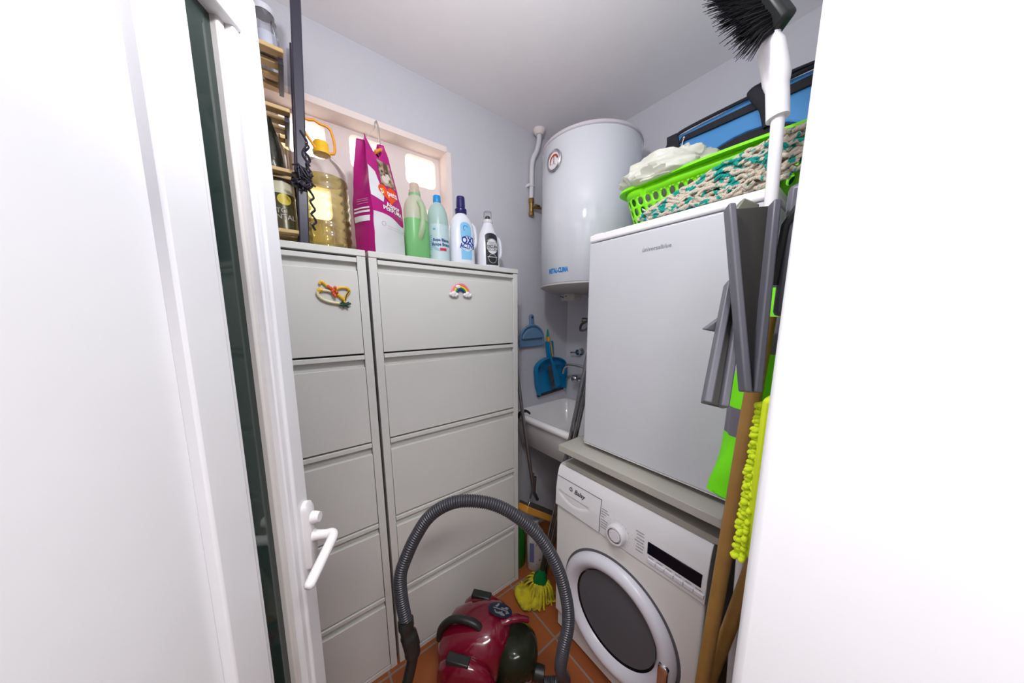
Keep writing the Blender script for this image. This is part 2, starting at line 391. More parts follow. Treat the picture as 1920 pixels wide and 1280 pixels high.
for k in range(14):
    a = random.uniform(0, 2*PI); b.tube([fm(.160, 1.548, .008), fm(.160+.018*cos(a), 1.548+.012*sin(a), .010)], [.005, .0015], 6)
b.build('tuft', gt, t)

# ------------------------------------------------------------------ things on the cabinets
ZT = 1.7355
def oval(zs, cx, cy, rot=0, seg=40):    # zs: (z,a,b,n[,ox])
    return [sup(q[1], q[2], q[3], seg, cx+(q[4] if len(q) > 4 else 0)*cos(rot), cy+(q[4] if len(q) > 4 else 0)*sin(rot), q[0], rot) for q in zs]
def surf(zs, cx, cy, rot, th0, off=.0006):   # map (u,z) onto the oval body near angle th0 (local)
    def f(u, z):
        for p, q in zip(zs, zs[1:]):
            if p[0] <= z <= q[0] or q is zs[-1]:
                k = max(0, min(1, (z-p[0])/max(1e-6, q[0]-p[0]))); a = p[1]+(q[1]-p[1])*k; bb = p[2]+(q[2]-p[2])*k; n = p[3]+(q[3]-p[3])*k; break
        def pt(t):
            c, s_ = cos(t), sin(t)
            return V((a*math.copysign(abs(c)**(2/n), c), bb*math.copysign(abs(s_)**(2/n), s_), 0))
        t = th0; st = .02*(1 if u > 0 else -1); l = 0; p0 = pt(t)
        while l < abs(u) and abs(t-th0) < PI:
            p1 = pt(t+st); dl = (p1-p0).length
            if l+dl >= abs(u): t += st*(abs(u)-l)/max(dl, 1e-9); break
            l += dl; t += st; p0 = p1
        p1 = pt(t); tg = (pt(t+.01)-pt(t-.01)); nrm = V((tg.y, -tg.x, 0)).normalized()
        p1 = p1+nrm*off; p1.z = z
        return V((cx+p1.x*cos(rot)-p1.y*sin(rot), cy+p1.x*sin(rot)+p1.y*cos(rot), z))
    return f
# --- large jug
JX, JY = .147, 1.245
t = thing('plastic_jug', 'large clear plastic jug of pale yellow liquid with yellow cap and carry ring', 'jug', (JX, JY, ZT))
prof = [(.0, 0), (.060, .0005), (.066, .006), (.0675, .02)]
z = .02
for k in range(7):
    z0 = .03+k*.032; prof += [(.0675, z0), (.0700, z0+.006), (.0700, z0+.018), (.0675, z0+.024)]
prof += [(.0665, .262), (.0655, .272), (.062, .285), (.053, .302), (.041, .317), (.028, .327), (.0215, .331), (.0215, .345)]
prof = [(r*1.0, z*.955) for r, z in prof]
MB().lathe(prof, (JX, JY, ZT), seg=40, cap=(True, False)).build('body', clear_mat('clear_pet', (.985, .98, .965), .08), t, smooth=60)
lp = [(max(r-.0022, 0), z+.002) for r, z in prof if z < .232]; lp.append((lp[-1][0], .236))
oil = clear_mat('pale_oil', (.975, .935, .60), .12)
MB().lathe(lp, (JX, JY, ZT), seg=40).build('liquid', oil, t, smooth=60)
cy_ = mat('yellow_cap', (.86, .50, .02), .35, sss=.1)
MB().lathe([(.0, .318), (.026, .318), (.0265, .326), (.0235, .329), (.0225, .352), (.020, .356), (0, .357)], (JX, JY, ZT), seg=32).build('cap', cy_, t, smooth=50)
ha = mat('orange_ring', (.80, .33, .02), .35, sss=.1)
e1 = V((cos(.1), sin(.1), 0))
hp_ = [e1*a+V((0, -.01, b_)) + V((JX, JY, ZT)) for a, b_ in ((-.018, .328), (-.034, .352), (-.056, .385), (-.058, .40), (-.046, .408), (-.030, .408), (-.015, .413), (.002, .408), (.018, .408), (.030, .402), (.036, .385), (.040, .355), (.036, .330), (.020, .325))]
MB().tube(smoothpath(hp_, 5), .0042, 10).build('carry_ring', ha, t)

# --- cat litter bag
BX, BY = .315, 1.268
t = thing('litter_bag', 'opened magenta and white cat litter bag between the jug and green bottle', 'bag', (BX, BY, ZT))
c0 = V((.277, 1.170)); a1 = math.radians(27); a2 = math.radians(119); ex = V((cos(a1), sin(a1))); ey = V((cos(a2), sin(a2)))
LB, WB = .142, .095
def bagpt(u, w, z, off=0):   # u 0..1 along front, w 0..1 along side, z height 0..1
    k = max(0, (z-.42)/.58)
    uu = .5+(u-.5)*(1-.42*k**1.2); ww = .5+(w-.5)*(1-.62*k)
    bul = .012*sin(PI*min(z*1.6, 1))*(1-k)
    p = c0 + ex*(uu*LB) + ey*(ww*WB)
    s = V((0, 0))
    if w == 0: s -= ey*(bul*sin(PI*u))
    if w == 1: s += ey*(bul*sin(PI*u))
    if u == 0: s += ex*(.020*sin(PI*w)*k - bul*.4*sin(PI*w))
    if u == 1: s -= ex*(.020*sin(PI*w)*k)
    p = p+s
    if w == 0: p = p-ey*off
    if u == 0: p = p-ex*off
    lean = -.012*k
    q = V((p.x+lean, p.y, ZT+z*.43))
    nz = noise.noise_vector(q*22)*.0035*min(1, z*6)
    return q+V((nz.x, nz.y, 0))
rim = lambda s_: .965 + (.055*max(0, cos(s_*2*PI))**1 if True else 0)
lv = [0, .01, .03]+[.05+.019*i for i in range(49)]
def perim():
    L_ = []
    for i in range(30): L_.append((i/30, 0))
    for i in range(7): L_.append((1, i/7))
    for i in range(10): L_.append((1-i/10, 1))
    for i in range(7): L_.append((0, 1-i/7))
    return L_
per = perim()
topz = []
for (u, w) in per:       # torn edge: high at the gusset folds, low in the middle of the front
    dmid = abs(u-.5)*2
    topz.append(.90+.10*dmid**1.3 - (.02 if w > .5 else 0) - .05*(1-dmid)*(1 if w < .5 else .4))
b = MB(); rings = []
for z in lv:
    rings.append([bagpt(u, w, z*tz) for (u, w), tz in zip(per, topz)])
b.loft(rings, cap=(True, False))
whitef = mat('white_film', (.66, .66, .68), .3, bump=.3, bscale=25)
bg_ = b.build('film', magenta, t, smooth=55, solid=.0012)
b = MB(); b.patch(lambda u, v: bagpt(u, 0, v*(.345-.05*u+.012*sin(u*5)), .0016), .004, .999, .002, 1, 24, 16)
b.patch(lambda u, v: bagpt(.005+u*(.42-.30*abs(v-.35)), 0, .47+.24*v-.03*u, .0016), 0, 1, 0, 1, 10, 14)
b.build('white_panel', whitef, bg_, smooth=60)
bf = lambda uu, z: bagpt(uu, 0, z, .0016)
sf = lambda ww, z: bagpt(0, ww, z, .0016)
cat = two_tone('tabby_print', (.10, .055, .03), (.46, .36, .25), 42, .42, .60, .45)
# cat picture: head with ears, pale muzzle, striped crown
b = MB(); b.patch(bf, .40, .93, .60, .80, 10, 8); b.build('picture', cat, bg_, smooth=60)
b = MB(); b.disc(lambda u, v: bagpt(u, 0, v, .0024), .58, .655, .13, .03, 20); b.disc(lambda u, v: bagpt(u, 0, v, .0024), .72, .69, .09, .026, 20)
b.build('muzzle', mat('muzzle_print', (.62, .55, .48), .5), bg_)
b = MB()
for u in (.52, .70): b.disc(lambda u_, v: bagpt(u_, 0, v, .0027), u, .715, .045, .010, 14, 2)
b.build('eyes', text_dark, bg_)
hm = mat('heart_red', (.75, .07, .01), .4)
b = MB(); hb = lambda u, v: bagpt(u, 0, v, .0030)
hs = []
for i in range(48):
    a = 2*PI*i/48; x = 16*sin(a)**3; y = 13*cos(a)-5*cos(2*a)-2*cos(3*a)-cos(4*a); hs.append((.585+x*.0205, .530+y*.0056))
cvt = b.bm.verts.new(hb(.585, .530)); inner = [b.bm.verts.new(hb(.585+(u-.585)*.5, .530+(v-.530)*.5)) for u, v in hs]; outr = [b.bm.verts.new(hb(u, v)) for u, v in hs]
for i in range(48): j = (i+1) % 48; b._f([cvt, inner[i], inner[j]]); b._f([inner[i], outr[i], outr[j], inner[j]])
b.build('heart', hm, bg_, fixn=True)
TF = lambda u0, z0, sl=0: (lambda u, v: bagpt(u0+u/LB, 0, z0+(v+u*sl)/.43, .0042))
wt = mat('white_print', (.80, .80, .80), .5)
text('p  pets', .031, TF(.60, .54), wt, 'lettering', bg_, bold=.0006)
b = MB()
fpw = lambda u, v: TF(.60, .54)(u*.93, v)
for du, dv, r in ((-.0300, -.003, .0050), (-.0360, .005, .0019), (-.0320, .0080, .0019), (-.0265, .0080, .0019), (-.0230, .005, .0019)): b.disc(fpw, du, dv, r, r, 10, 1)
b.build('paw', mat('paw_yellow', (.85, .50, .05), .5), bg_)
text('Absor', .0245, TF(.60, .425, -.10), wt, 'lettering', bg_, bold=.0005)
text('PERFUMA', .021, TF(.58, .383, -.10), wt, 'lettering', bg_, bold=.0005)
for k, (w_, z_) in enumerate(((.07, .352), )): text('- - - - - - -', .012, TF(.75, z_, -.1), wt, 'lettering', bg_)
for k in range(2): text('~~~~~ ~~~~ ~~ ~~~~~', .009, TF(.68, .245-.02*k, -.06), mat('print_mauve', (.35, .12, .25), .6), 'lettering', bg_)
b = MB(); b.ring(TF(.25, .26), 0, 0, .007, .008); b.build('logo', mat('print_mauve', (.35, .12, .25)), bg_)
GF = lambda u, v: bagpt(0, u, v, .002)
b = MB()
for (z0_, hh_) in ((.365, .012), (.335, .016), (.265, .045)): b.patch(GF, .12, .92, z0_, z0_+hh_, 8, 2)
b.build('side_label', wt, bg_)
b = MB()
for z_ in (.44, .425, .405): b.patch(GF, .15, .75, z_, z_+.004, 8, 1)
b.build('side_print', mat('print_pink', (.6, .3, .45), .5), bg_)
# clear carry strip
st = [bagpt(.08, .3, .93), V((.315, 1.225, ZT+.445)), V((.322, 1.225, ZT+.475)), V((.332, 1.23, ZT+.455)), bagpt(.92, .4, .95)]
b = MB(); b.tube(smoothpath(st, 6), .008, 8, flat=.12); b.build('carry_strip', clear_mat('clear_strip', (.92, .92, .92), .5), t)
b = MB(); b.tube(smoothpath([bagpt(.45, .1, .86), bagpt(.7, .3, .90), bagpt(.95, .3, .93)], 5), .006, 8); b.jitter(.003, 60)
b.build('torn_seam', mat('seam_orange', (.75, .28, .05), .6), t)

# --- green refill bottle with handle
def bottle_root(label, x, y, name='detergent_bottle'): return thing(name, label, 'bottle', (x, y, ZT))
gx, gy = .461, 1.245
t = bottle_root('translucent bottle half filled with light green liquid, beside the litter bag', gx, gy)
zg = [(ZT, .046, .036, 2.6), (ZT+.006, .050, .040, 2.6), (ZT+.09, .050, .040, 2.5), (ZT+.14, .049, .039, 2.4), (ZT+.165, .049, .038, 2.3)]
zc = [(ZT+.165, .049, .038, 2.3), (ZT+.20, .048, .037, 2.2), (ZT+.225, .043, .034, 2.1), (ZT+.243, .034, .029, 2), (ZT+.254, .024, .024, 2), (ZT+.262, .022, .022, 2), (ZT+.27, .022, .022, 2)]
grl = milky_mat('green_liquid', (.30, .72, .30), .45); crm = milky_mat('cream_translucent', (.80, .80, .68), .55)
MB().loft(oval(zg, gx, gy, .1), (True, False)).build('filled_body', grl, t, smooth=60)
MB().loft(oval(zc, gx, gy, .1), (False, True)).build('body', crm, t, smooth=60)
hpth = smoothpath([(gx+.0, gy-.020, ZT+.232), (gx+.006, gy-.040, ZT+.222), (gx+.010, gy-.052, ZT+.19), (gx+.008, gy-.052, ZT+.14), (gx+.002, gy-.045, ZT+.105), (gx, gy-.03, ZT+.085)], 5)
MB().tube(hpth, [.010]*10+[.0105]*5+[.013]*(len(hpth)-15), 12, flat=.9).build('handle', milky_mat('green_cream', (.62, .78, .52), .5), t)
MB().lathe([(.019, .268), (.022, .27), (.022, .280), (.0185, .282), (.0185, .302), (.017, .306)], (gx, gy, ZT), seg=28).build('cap', milky_mat('frosted_cap', (.86, .78, .68), .7), t)
MB().lathe([(.0235, .258), (.0235, .268)], (gx, gy, ZT), seg=28).build('collar', milky_mat('green_light', (.45, .75, .42), .5), t)
# --- pale aqua bottle
px2, py2 = .559, 1.25
t = bottle_root('pale aqua round bottle with small blue screw cap', px2, py2)
aq = milky_mat('aqua_translucent', (.52, .70, .67), .3); R_ = .046
zl = [(.041, 0), (.0455, .006), (R_, .02), (R_, .165), (.0445, .19), (.040, .215), (.031, .238), (.021, .25), (.015, .256), (.014, .266)]
MB().lathe(zl, (px2, py2, ZT), seg=40).build('body', aq, t, smooth=60)
MB().lathe([(.0155, .256), (.0165, .26), (.0160, .283), (.0135, .286), (0, .287)], (px2, py2, ZT), seg=24).build('cap', mat('blue_cap', (.01, .26, .62), .35), t)
thv = math.atan2(-py2, -px2)
cf = lambda th, off=.0006, r=R_, cx=px2, cy=py2, z0=ZT: (lambda u, v: V((cx+(r+off)*cos(th+u/r), cy+(r+off)*sin(th+u/r), z0+v)))
b = MB().patch(cf(thv), -.065, .065, .012, .16, 30, 2)
lb = b.build('label', mat('aqua_label', (.50, .64, .66), .4), t)
f_ = cf(thv+.2, .0014)
text('Ropa Blanca', .0165, lambda u, v: f_(u+.005, v+.095), mat('label_navy', (.01, .06, .22), .5), 'lettering', lb, bold=.0006, squash=.9)
text('Roupa Branca', .0165, lambda u, v: f_(u+.005, v+.077), mat('label_navy', (.01, .06, .22)), 'lettering', lb, bold=.0006, squash=.9)
b = MB().patch(lambda u, v: f_(u, v), -.004, .025, .052, .063, 8, 1).build('red_tag', mat('label_red', (.60, .02, .07), .5), lb)
b = MB()
for r in (.034, .030, .026): b.ring(lambda u, v: cf(thv, .0012)(u+.005, v+.085), 0, 0, r, r+.0012, PI*.9, PI*1.6)
b.patch(lambda u, v: f_(u, v), -.055, -.045, .03, .033, 2, 1).patch(lambda u, v: f_(u, v), -.03, -.02, .135, .142, 3, 1)
for k in range(8): b.patch(lambda u, v: f_(u, v), -.052, -.035, .055+.008*k, .0565+.008*k, 3, 1)
b.build('swirl', mat('label_blue2', (.12, .33, .55), .5), lb)
# --- OXI bottle
def oval_bottle(x, y, rot, label, zs, bm_, cap_prof, capm, hx, body='body'):
    t = bottle_root(label, x, y)
    b_ = MB().loft(oval(zs, x, y, rot), (True, True)).build(body, bm_, t, smooth=60)
    return t, b_
wht = mat('bottle_white', (.74, .76, .82), .25, sss=.05)
ox, oy, rr = .672, 1.248, -.16
zo = [(ZT, .052, .034, 2.6), (ZT+.006, .058, .038, 2.6), (ZT+.02, .059, .039, 2.5), (ZT+.15, .058, .038, 2.4), (ZT+.185, .053, .036, 2.2), (ZT+.208, .043, .032, 2.1), (ZT+.224, .030, .026, 2), (ZT+.232, .022, .022, 2), (ZT+.24, .020, .020, 2)]
t, bo = oval_bottle(ox, oy, rr, 'white laundry bottle with tall navy cap and light blue label', zo, wht, None, None, 0)
nv = mat('navy_cap', (.012, .012, .11), .25)
MB().lathe([(.024, .232), (.027, .236), (.0265, .252), (.0205, .258), (.0195, .300), (.0175, .306), (0, .307)], (ox, oy, ZT), seg=32).build('cap', nv, t, smooth=40)
def side_handle(x, y, rot, z0, z1, xo, mt, t, r=.009):
    d = V((cos(rot), sin(rot), 0)); c = V((x, y, ZT))
    pts = [c+d*(xo-.020)+V((0, 0, z1)), c+d*(xo-.004)+V((0, 0, z1-.012)), c+d*(xo+.003)+V((0, 0, (z0+z1)/2)), c+d*(xo)+V((0, 0, z0+.02)), c+d*(xo-.018)+V((0, 0, z0))]
    MB().tube(smoothpath(pts, 5), r, 12).build('handle', mt, t)
side_handle(ox, oy, rr, .085, .195, .066, wht, t)
so, so2, so3 = [surf(zo, ox, oy, rr, -PI/2+.12, q) for q in (.0008, .0016, .0024)]
b = MB().patch(so, -.026, .026, ZT+.03, ZT+.170, 10, 9).disc(so, .0, ZT+.170, .026, .022, 24)
lb = b.build('label', mat('label_sky', (.22, .55, .80), .4), t)
MB().disc(so2, .002, ZT+.100, .031, .034, 30).build('label_disc', mat('label_pale', (.75, .85, .92), .4), lb)
nt_ = mat('label_navy2', (.008, .03, .30), .4)
text('OXI', .040, lambda u, v: so3(u+.006, ZT+.112+v), nt_, 'lettering', lb, bold=.0014, squash=.85)
text('ACTIVE', .028, lambda u, v: so3(u+.004, ZT+.088+v), nt_, 'lettering', lb, bold=.0012, squash=.75)
text('ropa blanca', .009, lambda u, v: so3(u+.004, ZT+.0735+v), mat('label_blue2', (.12, .33, .55)), 'lettering', lb)
b = MB().ring(so3, -.002, ZT+.165, .010, .0115, .3, PI*1.4).ring(so3, .004, ZT+.105, .026, .0285, PI*.25, PI*.8).ring(so3, .004, ZT+.105, .026, .0285, PI*1.2, PI*1.65)
b.build('swirl', nt_, lb)
# --- OSCURA bottle
qx, qy, rq = .822, 1.255, -.22
zq = [(ZT, .050, .034, 2.6), (ZT+.006, .0555, .038, 2.6), (ZT+.02, .057, .039, 2.5), (ZT+.12, .054, .037, 2.4), (ZT+.165, .046, .034, 2.2), (ZT+.195, .033, .029, 2.1), (ZT+.21, .026, .025, 2), (ZT+.228, .021, .021, 2)]
t, bo = oval_bottle(qx, qy, rq, 'white laundry bottle with black label and clear dosing cap, last in the row', zq, wht, None, None, 0)
side_handle(qx, qy, rq, .055, .16, .064, wht, t)
b = MB().lathe([(.024, .222), (.025, .224), (.025, .236), (.021, .238)], (qx, qy, ZT), seg=28).build('collar', mat('cap_white', (.7, .7, .7), .3), t)
MB().lathe([(.0195, .238), (.0200, .272), (.017, .276)], (qx, qy, ZT), seg=28).build('cap', clear_mat('clear_cap', (.97, .97, .97), .05), t)
MB().lathe([(.012, .238), (.013, .25), (.008, .256), (0, .257)], (qx, qy, ZT), seg=20).build('spout', blackp, t)
so, so2, so3 = [surf(zq, qx, qy, rq, -PI/2+.10, q) for q in (.0008, .0016, .0024)]
lb = MB().patch(so, -.034, .032, ZT+.022, ZT+.155, 12, 8).disc(so, -.001, ZT+.155, .033, .016, 24).build('label', mat('label_black', (.02, .02, .024), .3), t)
b = MB().disc(so2, .0, ZT+.108, .029, .034, 30); b.build('label_disc', mat('label_white', (.72, .72, .74), .4), lb)
b = MB().ring(so2, .0, ZT+.110, .033, .0345, .2, 2.4).ring(so2, .0, ZT+.052, .020, .0215, 0, PI*2).patch(so2, -.026, .024, ZT+.058, ZT+.0605, 10, 1)
b.build('swirl', mat('label_white', (.72, .72, .74)), lb)
text('OSCURA', .018, lambda u, v: so3(u, ZT+.107+v), text_dark, 'lettering', lb, bold=.0007, squash=.8)
text('ESCURA', .018, lambda u, v: so3(u+.001, ZT+.093+v), text_dark, 'lettering', lb, bold=.0001, squash=.8)
text('DETERGENTE\nROPA/ROUPA', .0075, lambda u, v: so3(u, ZT+.123+v), text_dark, 'lettering', lb, squash=.9)

# --- slatted rack with tins
rx = .078
t = thing('slatted_rack', 'black framed rack with wooden slat shelves on top of the left cabinet', 'rack', (-.12, 1.26, ZT))
def upr(x, y, top=2.43):
    b = MB().box(x-.013, x+.013, y-.016, y+.016, ZT, top)
    for v in b.bm.verts: v.co.x += -.012+.040*(v.co.z-ZT)/.65
    return b
for x in (rx, -.34):
    for y in (1.175, 1.365): upr(x, y).build('upright', blackm, t, bevel=.003)
for z in (1.765, 1.94, 2.11, 2.265, ):
    for k, y in enumerate((1.165, 1.222, 1.279, 1.336)):
        MB().box(-.33, rx-.012, y, y+.030, z, z+.011).build('slat', slatm, t, bevel=.002)
    for x in (rx-.02, -.322):
        MB().box(x-.006, x+.006, 1.19, 1.35, z-.016, z-.0002).build('crossbar', blackm, t)
b = MB()
for k in range(60):
    a = random.uniform(0, 2*PI); r = random.uniform(.004, .026); zz = ZT+.195+random.uniform(-.028, .03)
    c = V((rx+r*cos(a), 1.160+random.uniform(-.02, .004), zz))
    b.tube(smoothpath([c, c+V((random.uniform(-.014, .014), random.uniform(-.01, .004), random.uniform(-.014, .014))), c+V((random.uniform(-.02, .02), random.uniform(-.012, .004), random.uniform(-.02, .02)))], 3), .0026, 6)
pts = [(rx+.02+.006*sin(k*2.1), 1.158+.004*cos(k*3), ZT+.30-k*.012) for k in range(22)]
b.tube(smoothpath(pts, 3), .0035, 6)
pts = [(rx+.015+.008*cos(k*1.3), 1.157, ZT+.235+.014*k-.002*(k % 2)) for k in range(8)]
b.tube(smoothpath(pts, 3), .003, 6)
tag(b.build('lace_trim', mat('black_lace', (.02, .017, .03), .5), None, (rx, 1.16, ZT+.19)), 'black crocheted trim knotted around the rack post beside the jug', 'trim')
RM.pop('x', None)
def tin(x, y, z, r, h, label, m_body, name='food_tin', lab=None):
    t = thing(name, label, 'tin', (x, y, z))
    b_ = MB().lathe([(r, 0), (r+.001, .003), (r, .006), (r, h-.006), (r+.001, h-.003), (r, h)], (x, y, z), seg=36).build('body', m_body, t)
    return t, b_
dk = mat('tin_dark_olive', (.07, .065, .03), .3, .3)
t, b_ = tin(.022, 1.235, 1.7765, .036, .150, 'dark olive tin with yellow emblem on the lowest rack shelf', dk)
f1 = cf(math.atan2(-1.235, -.022)+.2, .0007, .036, .022, 1.235, 1.7765); f2 = cf(math.atan2(-1.235, -.022)+.2, .0014, .036, .022, 1.235, 1.7765)
MB().patch(f1, -.04, .04, .112, .146, 16, 1).build('pale_band', mat('tin_cream', (.62, .60, .42), .4), b_)
MB().disc(f1, 0, .095, .018, .017, 20).build('emblem', mat('tin_yellow', (.62, .50, .05), .4), b_)
text('TO', .020, lambda u, v: f2(u-.010, v+.060), mat('tin_print', (.35, .36, .33), .5), 'lettering', b_, bold=.0004)
text('NTAL', .020, lambda u, v: f2(u, v+.042), mat('tin_print', (.35, .36, .33)), 'lettering', b_, bold=.0004)
t, b_ = tin(-.075, 1.24, 1.7765, .040, .145, 'plain olive tin behind the door edge on the lowest rack shelf', dk)
# dark cone-shaped wrapped bottle on the middle shelf and jars on top
b = MB().lathe([(.032, 0), (.034, .01), (.030, .07), (.018, .12), (.010, .15), (.010, .156)], (.010, 1.23, 1.9515), seg=24)
tag(b.build('wrapped_bottle', mat('dark_green_foil', (.02, .022, .014), .25, .3, bump=.4), None, (.010, 1.23, 1.9515)), 'dark foil-wrapped bottle on the middle rack shelf', 'bottle')
b = MB().lathe([(.020, 0), (.021, .01), (.021, .10), (.012, .125), (.012, .145)], (.046, 1.29, 1.9515), seg=24)
tag(b.build('glass_flask', clear_mat('brown_clear', (.75, .66, .48), .4), None, (.046, 1.29, 1.9515)), 'small clear flask behind the foil-wrapped bottle', 'bottle')
for k, (x, y, r, h) in enumerate(((.030, 1.215, .030, .10), (-.05, 1.24, .034, .12), (.035, 1.325, .026, .08))):
    t = thing('glass_jar', ['clear glass jar at the front of the top rack shelf beside the post', 'larger clear glass jar on the top rack shelf nearest the door', 'small clear glass jar at the back of the top rack shelf'][k], 'jar', (x, y, 2.2765))
    MB().lathe([(r*.8, 0), (r, .006), (r, h*.8), (r*.8, h*.9), (r*.8, h)], (x, y, 2.2765), seg=28).build('body', clear_mat('jar_glass%d' % k, (.86, .88, .92), .6), t)
    MB().lathe([(r*.85, h), (r*.85, h+.015)], (x, y, 2.2765), seg=28).build('lid', mat('jar_lid', (.62, .62, .68), .3), t)
    MB().lathe([(r*.85, .003), (r*.93, .01), (r*.93, h*.45)], (x, y, 2.2765), seg=28).build('contents', [mat('jar_white', (.75, .76, .82), .6), mat('jar_dark', (.03, .03, .04), .6), mat('jar_white', (.75, .76, .82))][k], t)

# ------------------------------------------------------------------ water heater
HX, HY, HR = 1.297, 1.02, .245
t = thing('water_heater', 'white enamel cylindrical water heater hung in the corner, with round dial', 'water heater', (HX, HY, 1.66))
MB().lathe([(HR-.004, 1.668), (HR, 1.672), (HR, 2.312), (HR-.004, 2.316)], (HX, HY, 0), seg=96).build('tank', heatm, t, smooth=50)
MB().lathe([(HR-.001, 2.3165), (HR+.002, 2.320), (HR-.002, 2.332), (HR-.03, 2.345), (0, 2.35)], (HX, HY, 0), seg=96).build('top_cap', mat('cap_lilac', (.62, .58, .62), .4), t, smooth=50)
MB().lathe([(0, 1.638), (HR-.05, 1.64), (HR-.012, 1.652), (HR+.001, 1.660), (HR+.001, 1.6675)], (HX, HY, 0), seg=96).build('bottom_cap', mat('cap_grey', (.50, .48, .46), .5), t, smooth=50)
MB().box(1.5, 1.578, HY-.12, HY+.12, 1.80, 1.86).box(1.5, 1.578, HY-.12, HY+.12, 2.15, 2.21).build('wall_bracket', steel, t)
hf = lambda off: (lambda u, v: V((HX+(HR+off)*cos(u/HR+PI), HY+(HR+off)*sin(u/HR+PI), v)))
# angle of a point (1.052,1.03): almost PI ; u grows toward -y
def hpos(u0, z0, off):
    g = hf(off); return lambda u, v: g(u0+u, z0+v)
def hdir(u0): a = u0/HR+PI; return V((cos(a), sin(a), 0))
gz = 2.218; gu = -.010
d = hdir(gu); gc = V((HX, HY, gz)) + d*(HR-.002)
g1 = MB().lathe([(.044, 0), (.046, .010), (.042, .014), (.037, .012), (.036, .006), (0, .006)], gc, d, 40).build('dial', steel, t, smooth=50)
tv = V((-d.y, d.x, 0))
df = lambda off: (lambda u, v: gc + tv*u + V((0, 0, v)) + d*off)
MB().disc(df(.0075), 0, 0, .0365, .0365, 32).build('dial_face', mat('dial_white', (.78, .72, .74), .3), g1)
MB().ring(df(.0085), 0, -.002, .020, .029, .25, PI*.95).build('dial_scale', mat('dial_red', (.50, .05, .01), .4), g1)
b = MB().patch(df(.0095), -.002, .002, -.012, .018, 1, 1).patch(df(.0095), -.026, -.022, -.012, .002, 1, 1).patch(df(.0095), .022, .027, .002, .012, 1, 1)
b.ring(df(.0095), -.004, -.040, .026, .027, PI*.28, PI*.62); b.build('needle', text_dark, g1)
text('METAL-CLIMA', .030, hpos(.018, 1.725, .0008), blue_pr, 'lettering', t, bold=.0018, squash=.62)
# fittings under the tank
MB().lathe([(.055, 1.600), (.060, 1.606), (.060, 1.639)], (1.36, 1.18, 0), seg=6).build('fitting_cover', mat('cover_grey', (.60, .58, .55), .5), t)
b = MB(); fq = V((1.308, 1.19, 1.618))
for s_ in (-1, 1): b.tube(smoothpath([fq+V((-.0035, -s_*.0, 0)), fq+V((-.0035, -s_*.012, .004)), fq+V((-.0035, -s_*.026, .008))], 4), [.0028]*4+[.0022]*4+[.0006], 6)
b.build('emblem', text_dark, t)
b = MB().cyl((1.40, 1.06, 1.638), (1.40, 1.06, 1.615), .022).cyl((1.40, 1.06, 1.62), (1.40, 1.06, 1.52), .009)
b.build('outlet_pipe', steel, t)
b = MB().cyl((1.40, 1.06, 1.53), (1.40, 1.06, 1.46), .018).cyl((1.39, 1.09, 1.485), (1.40, 1.06, 1.485), .012).lathe([(.013, 0), (.015, .008), (.015, .024)], (1.39, 1.085, 1.485), (-.3, .95, 0), 10)
b.tube(smoothpath([(1.40, 1.055, 1.46), (1.395, 1.09, 1.43), (1.395, 1.13, 1.425), (1.42, 1.14, 1.46), (1.46, 1.10, 1.49)], 5), .0075, 8)
b.build('safety_valve', mat('tarnished_metal', (.25, .235, .22), .35, 1), t)

# ceiling pipe on the back wall
t = thing('water_pipe', 'white painted pipe coming down from the ceiling to a brass tap, beside the heater', 'pipe', (1.238, 1.385, 2.12))
MB().lathe([(.035, 0), (.033, -.012), (.022, -.028)], (1.252, 1.355, 2.57), seg=28).build('ceiling_flange', blockm, t)
pp = smoothpath([(1.252, 1.355, 2.56), (1.253, 1.358, 2.51), (1.245, 1.368, 2.46), (1.226, 1.376, 2.42), (1.218, 1.378, 2.37), (1.217, 1.378, 2.30), (1.215, 1.378, 2.20)], 6)
b = MB().tube(pp, .014, 16); b.cyl((1.2155, 1.378, 2.275), (1.2155, 1.378, 2.263), .017); b.build('pipe', mat('pipe_white', (.72, .71, .72), .4), t)
MB().box(1.190, 1.20, 1.37, 1.399, 2.262, 2.276).box(1.198, 1.235, 1.372, 1.399, 2.266, 2.272).build('pipe_clip', whitep, t)
b = MB().cyl((1.215, 1.378, 2.20), (1.215, 1.378, 2.175), .0165, seg=8).cyl((1.215, 1.378, 2.18), (1.215, 1.378, 2.115), .013).cyl((1.215, 1.378, 2.125), (1.215, 1.378, 2.105), .016, seg=8).cyl((1.215, 1.37, 2.152), (1.265, 1.355, 2.150), .008).cyl((1.262, 1.356, 2.150), (1.275, 1.352, 2.149), .006)
b.box(1.222, 1.262, 1.350, 1.358, 2.158, 2.164); b.build('brass_tap', brass, t, bevel=.001)

# ------------------------------------------------------------------ dustpans on the back wall
def wf(u, z, d): return V((u, YN-.001-d, z))
t = thing('dustpan', 'greyish light blue dustpan hanging on the back wall by the cabinet', 'dustpan', (1.222, 1.39, 1.32))
lb_ = mat('dusty_blue_plastic', (.14, .27, .44), .45)
def arcpoly(cx, z0, w, zc, r, rz, n=18): return [(cx-w/2, z0), (cx+w/2, z0)]+[(cx+r*cos(PI*i/n), zc+rz*sin(PI*i/n)) for i in range(n+1)]
po = arcpoly(1.222, 1.318, .196, 1.37, .098, .085); pi_ = arcpoly(1.224, 1.320, .17, 1.385, .078, .058)
b = MB().prism(po, wf, .012, .022); b.build('tray', lb_, t, bevel=.003)
rimp = [wf(u, z, .026) for u, z in [(1.126, 1.320), (1.124, 1.37)]+[(1.222+.096*cos(PI-PI*i/16), 1.37+.084*sin(PI*i/16)) for i in range(17)]+[(1.318, 1.37), (1.318, 1.325)]]
MB().tube(rimp, .007, 8).build('rim', lb_, t)
